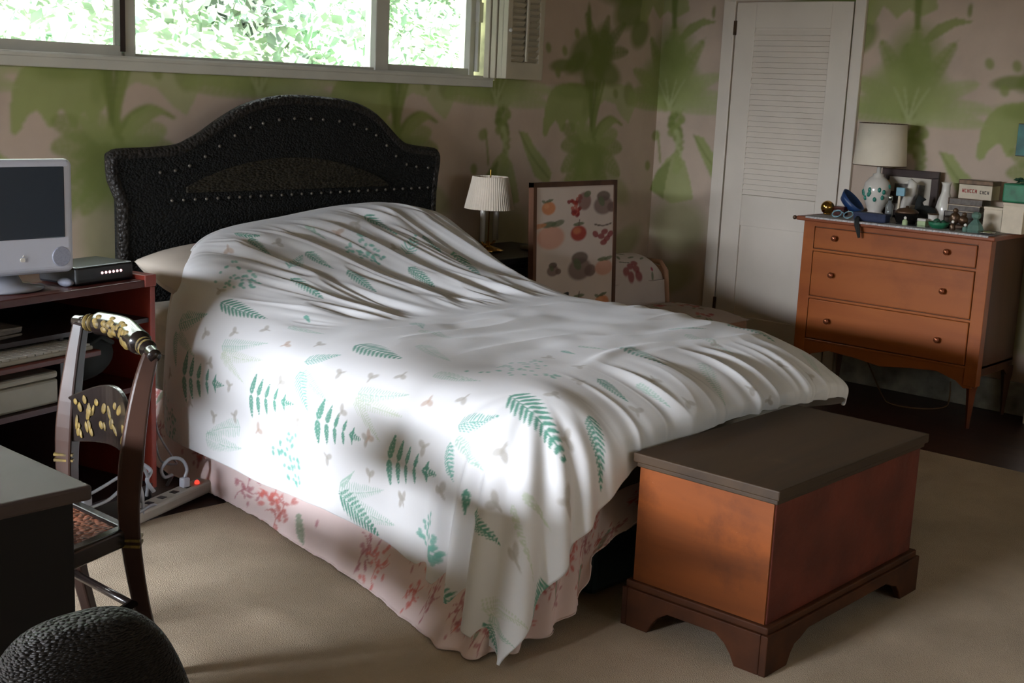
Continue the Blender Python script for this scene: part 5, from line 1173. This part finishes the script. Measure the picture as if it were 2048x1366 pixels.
for p0, p1 in (((1.63, NY+.02, .23), (1.235, NY-.07, .18)), ((1.63, FY, .23), (1.235, FY+.02, .18)), ((1.235, NY-.07, .24), (1.235, FY+.02, .24)), ((1.645, NY+.03, .19), (1.645, FY, .19))):
    b = MB(); b.tube([p0, p1], .011, 10); b.build('stretcher', M['blackwood'], gc, smooth=True)
# ------------------------------------------------------------------ foreground desk
dk = thing('desk', (.4, 2.5, 0), 'dark lacquered desk filling the lower left foreground', 'desk')
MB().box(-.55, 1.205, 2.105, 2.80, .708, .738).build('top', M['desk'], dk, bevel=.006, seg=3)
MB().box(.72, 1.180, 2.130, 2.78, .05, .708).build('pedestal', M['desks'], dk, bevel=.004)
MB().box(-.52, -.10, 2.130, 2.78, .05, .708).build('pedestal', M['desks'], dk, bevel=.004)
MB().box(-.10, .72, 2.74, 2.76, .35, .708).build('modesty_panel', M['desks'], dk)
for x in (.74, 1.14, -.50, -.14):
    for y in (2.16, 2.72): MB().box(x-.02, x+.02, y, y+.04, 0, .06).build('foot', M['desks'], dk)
# round-backed chair behind the desk
oc = thing('balloon_back_chair', (1.33, 3.05, 0), 'red-brown round-backed chair showing above the desk at the left edge', 'chair')
cxo, czo = 1.30, .555
n = 30
b = MB(); b.tube([(cxo+.175*math.cos(a), 3.10+.03*math.sin(a), czo+.13*math.sin(a)) for a in np.linspace(0, 2*PI, n)], .014, 10, False); b.build('back_hoop', M['brownpost'], oc, smooth=True)
b = MB(); b.lathe([(0, -.008), (.168, -.008), (.168, .008), (0, .008)], (0, 0, 0), 32, axis='y', cap=False)
b.v = [(cxo+v[0], 3.10+v[1], czo+v[2]*.75) for v in b.v]; b.build('back_panel', M['thumb'], oc)
b = MB(); b.box(cxo-.19, cxo+.19, 3.10, 3.46, .395, .43); b.build('seat', M['thumb'], oc, bevel=.015, seg=3)
for x in (-.16, .16):
    for y in (3.13, 3.43):
        b = MB(); b.tube([(cxo+x, y, 0), (cxo+x, y, .40)], [.012, .018], 10); b.build('leg', M['brownpost'], oc, smooth=True)
# dark wicker armchair in the near corner
wc = thing('wicker_armchair', (.95, 1.62, 0), 'dark wicker armchair with a rounded back in the bottom left corner', 'chair')
pts = []
n1, n2 = 30, 40
vs = []; fs = []
for i in range(n1+1):
    t = i/n1; z = .18+.55*math.sin(t*PI/2)
    k = math.cos(t*PI/2)**.55
    for j in range(n2):
        a = 2*PI*j/n2; vs.append((.885+.205*k*math.copysign(abs(math.cos(a))**.75, math.cos(a)), 1.60+.09*k*math.copysign(abs(math.sin(a))**.8, math.sin(a))-.05*(1-t), z))
for i in range(n1):
    for j in range(n2): fs.append((i*n2+j, i*n2+(j+1) % n2, (i+1)*n2+(j+1) % n2, (i+1)*n2+j))
fs.append(tuple(range(n2-1, -1, -1)))
b = MB(); b.add(vs, fs); b.build('back', M['wicker'], wc, smooth=True)
b = MB(); b.box(.66, 1.10, 1.06, 1.56, .22, .40); b.build('seat', M['wicker'], wc, bevel=.05, seg=4)
for x in (.66, 1.10):
    b = MB(); b.tube([(x, 1.52, .48), (x, 1.35, .52), (x, 1.12, .50), (x, 1.03, .44), (x, 1.03, .25)], .035, 14); b.build('arm', M['wicker'], wc, smooth=True)
for x in (.70, 1.06):
    for y in (1.06, 1.52): b = MB(); b.tube([(x, y, 0), (x, y, .24)], [.02, .026], 10); b.build('leg', M['wicker'], wc, smooth=True)
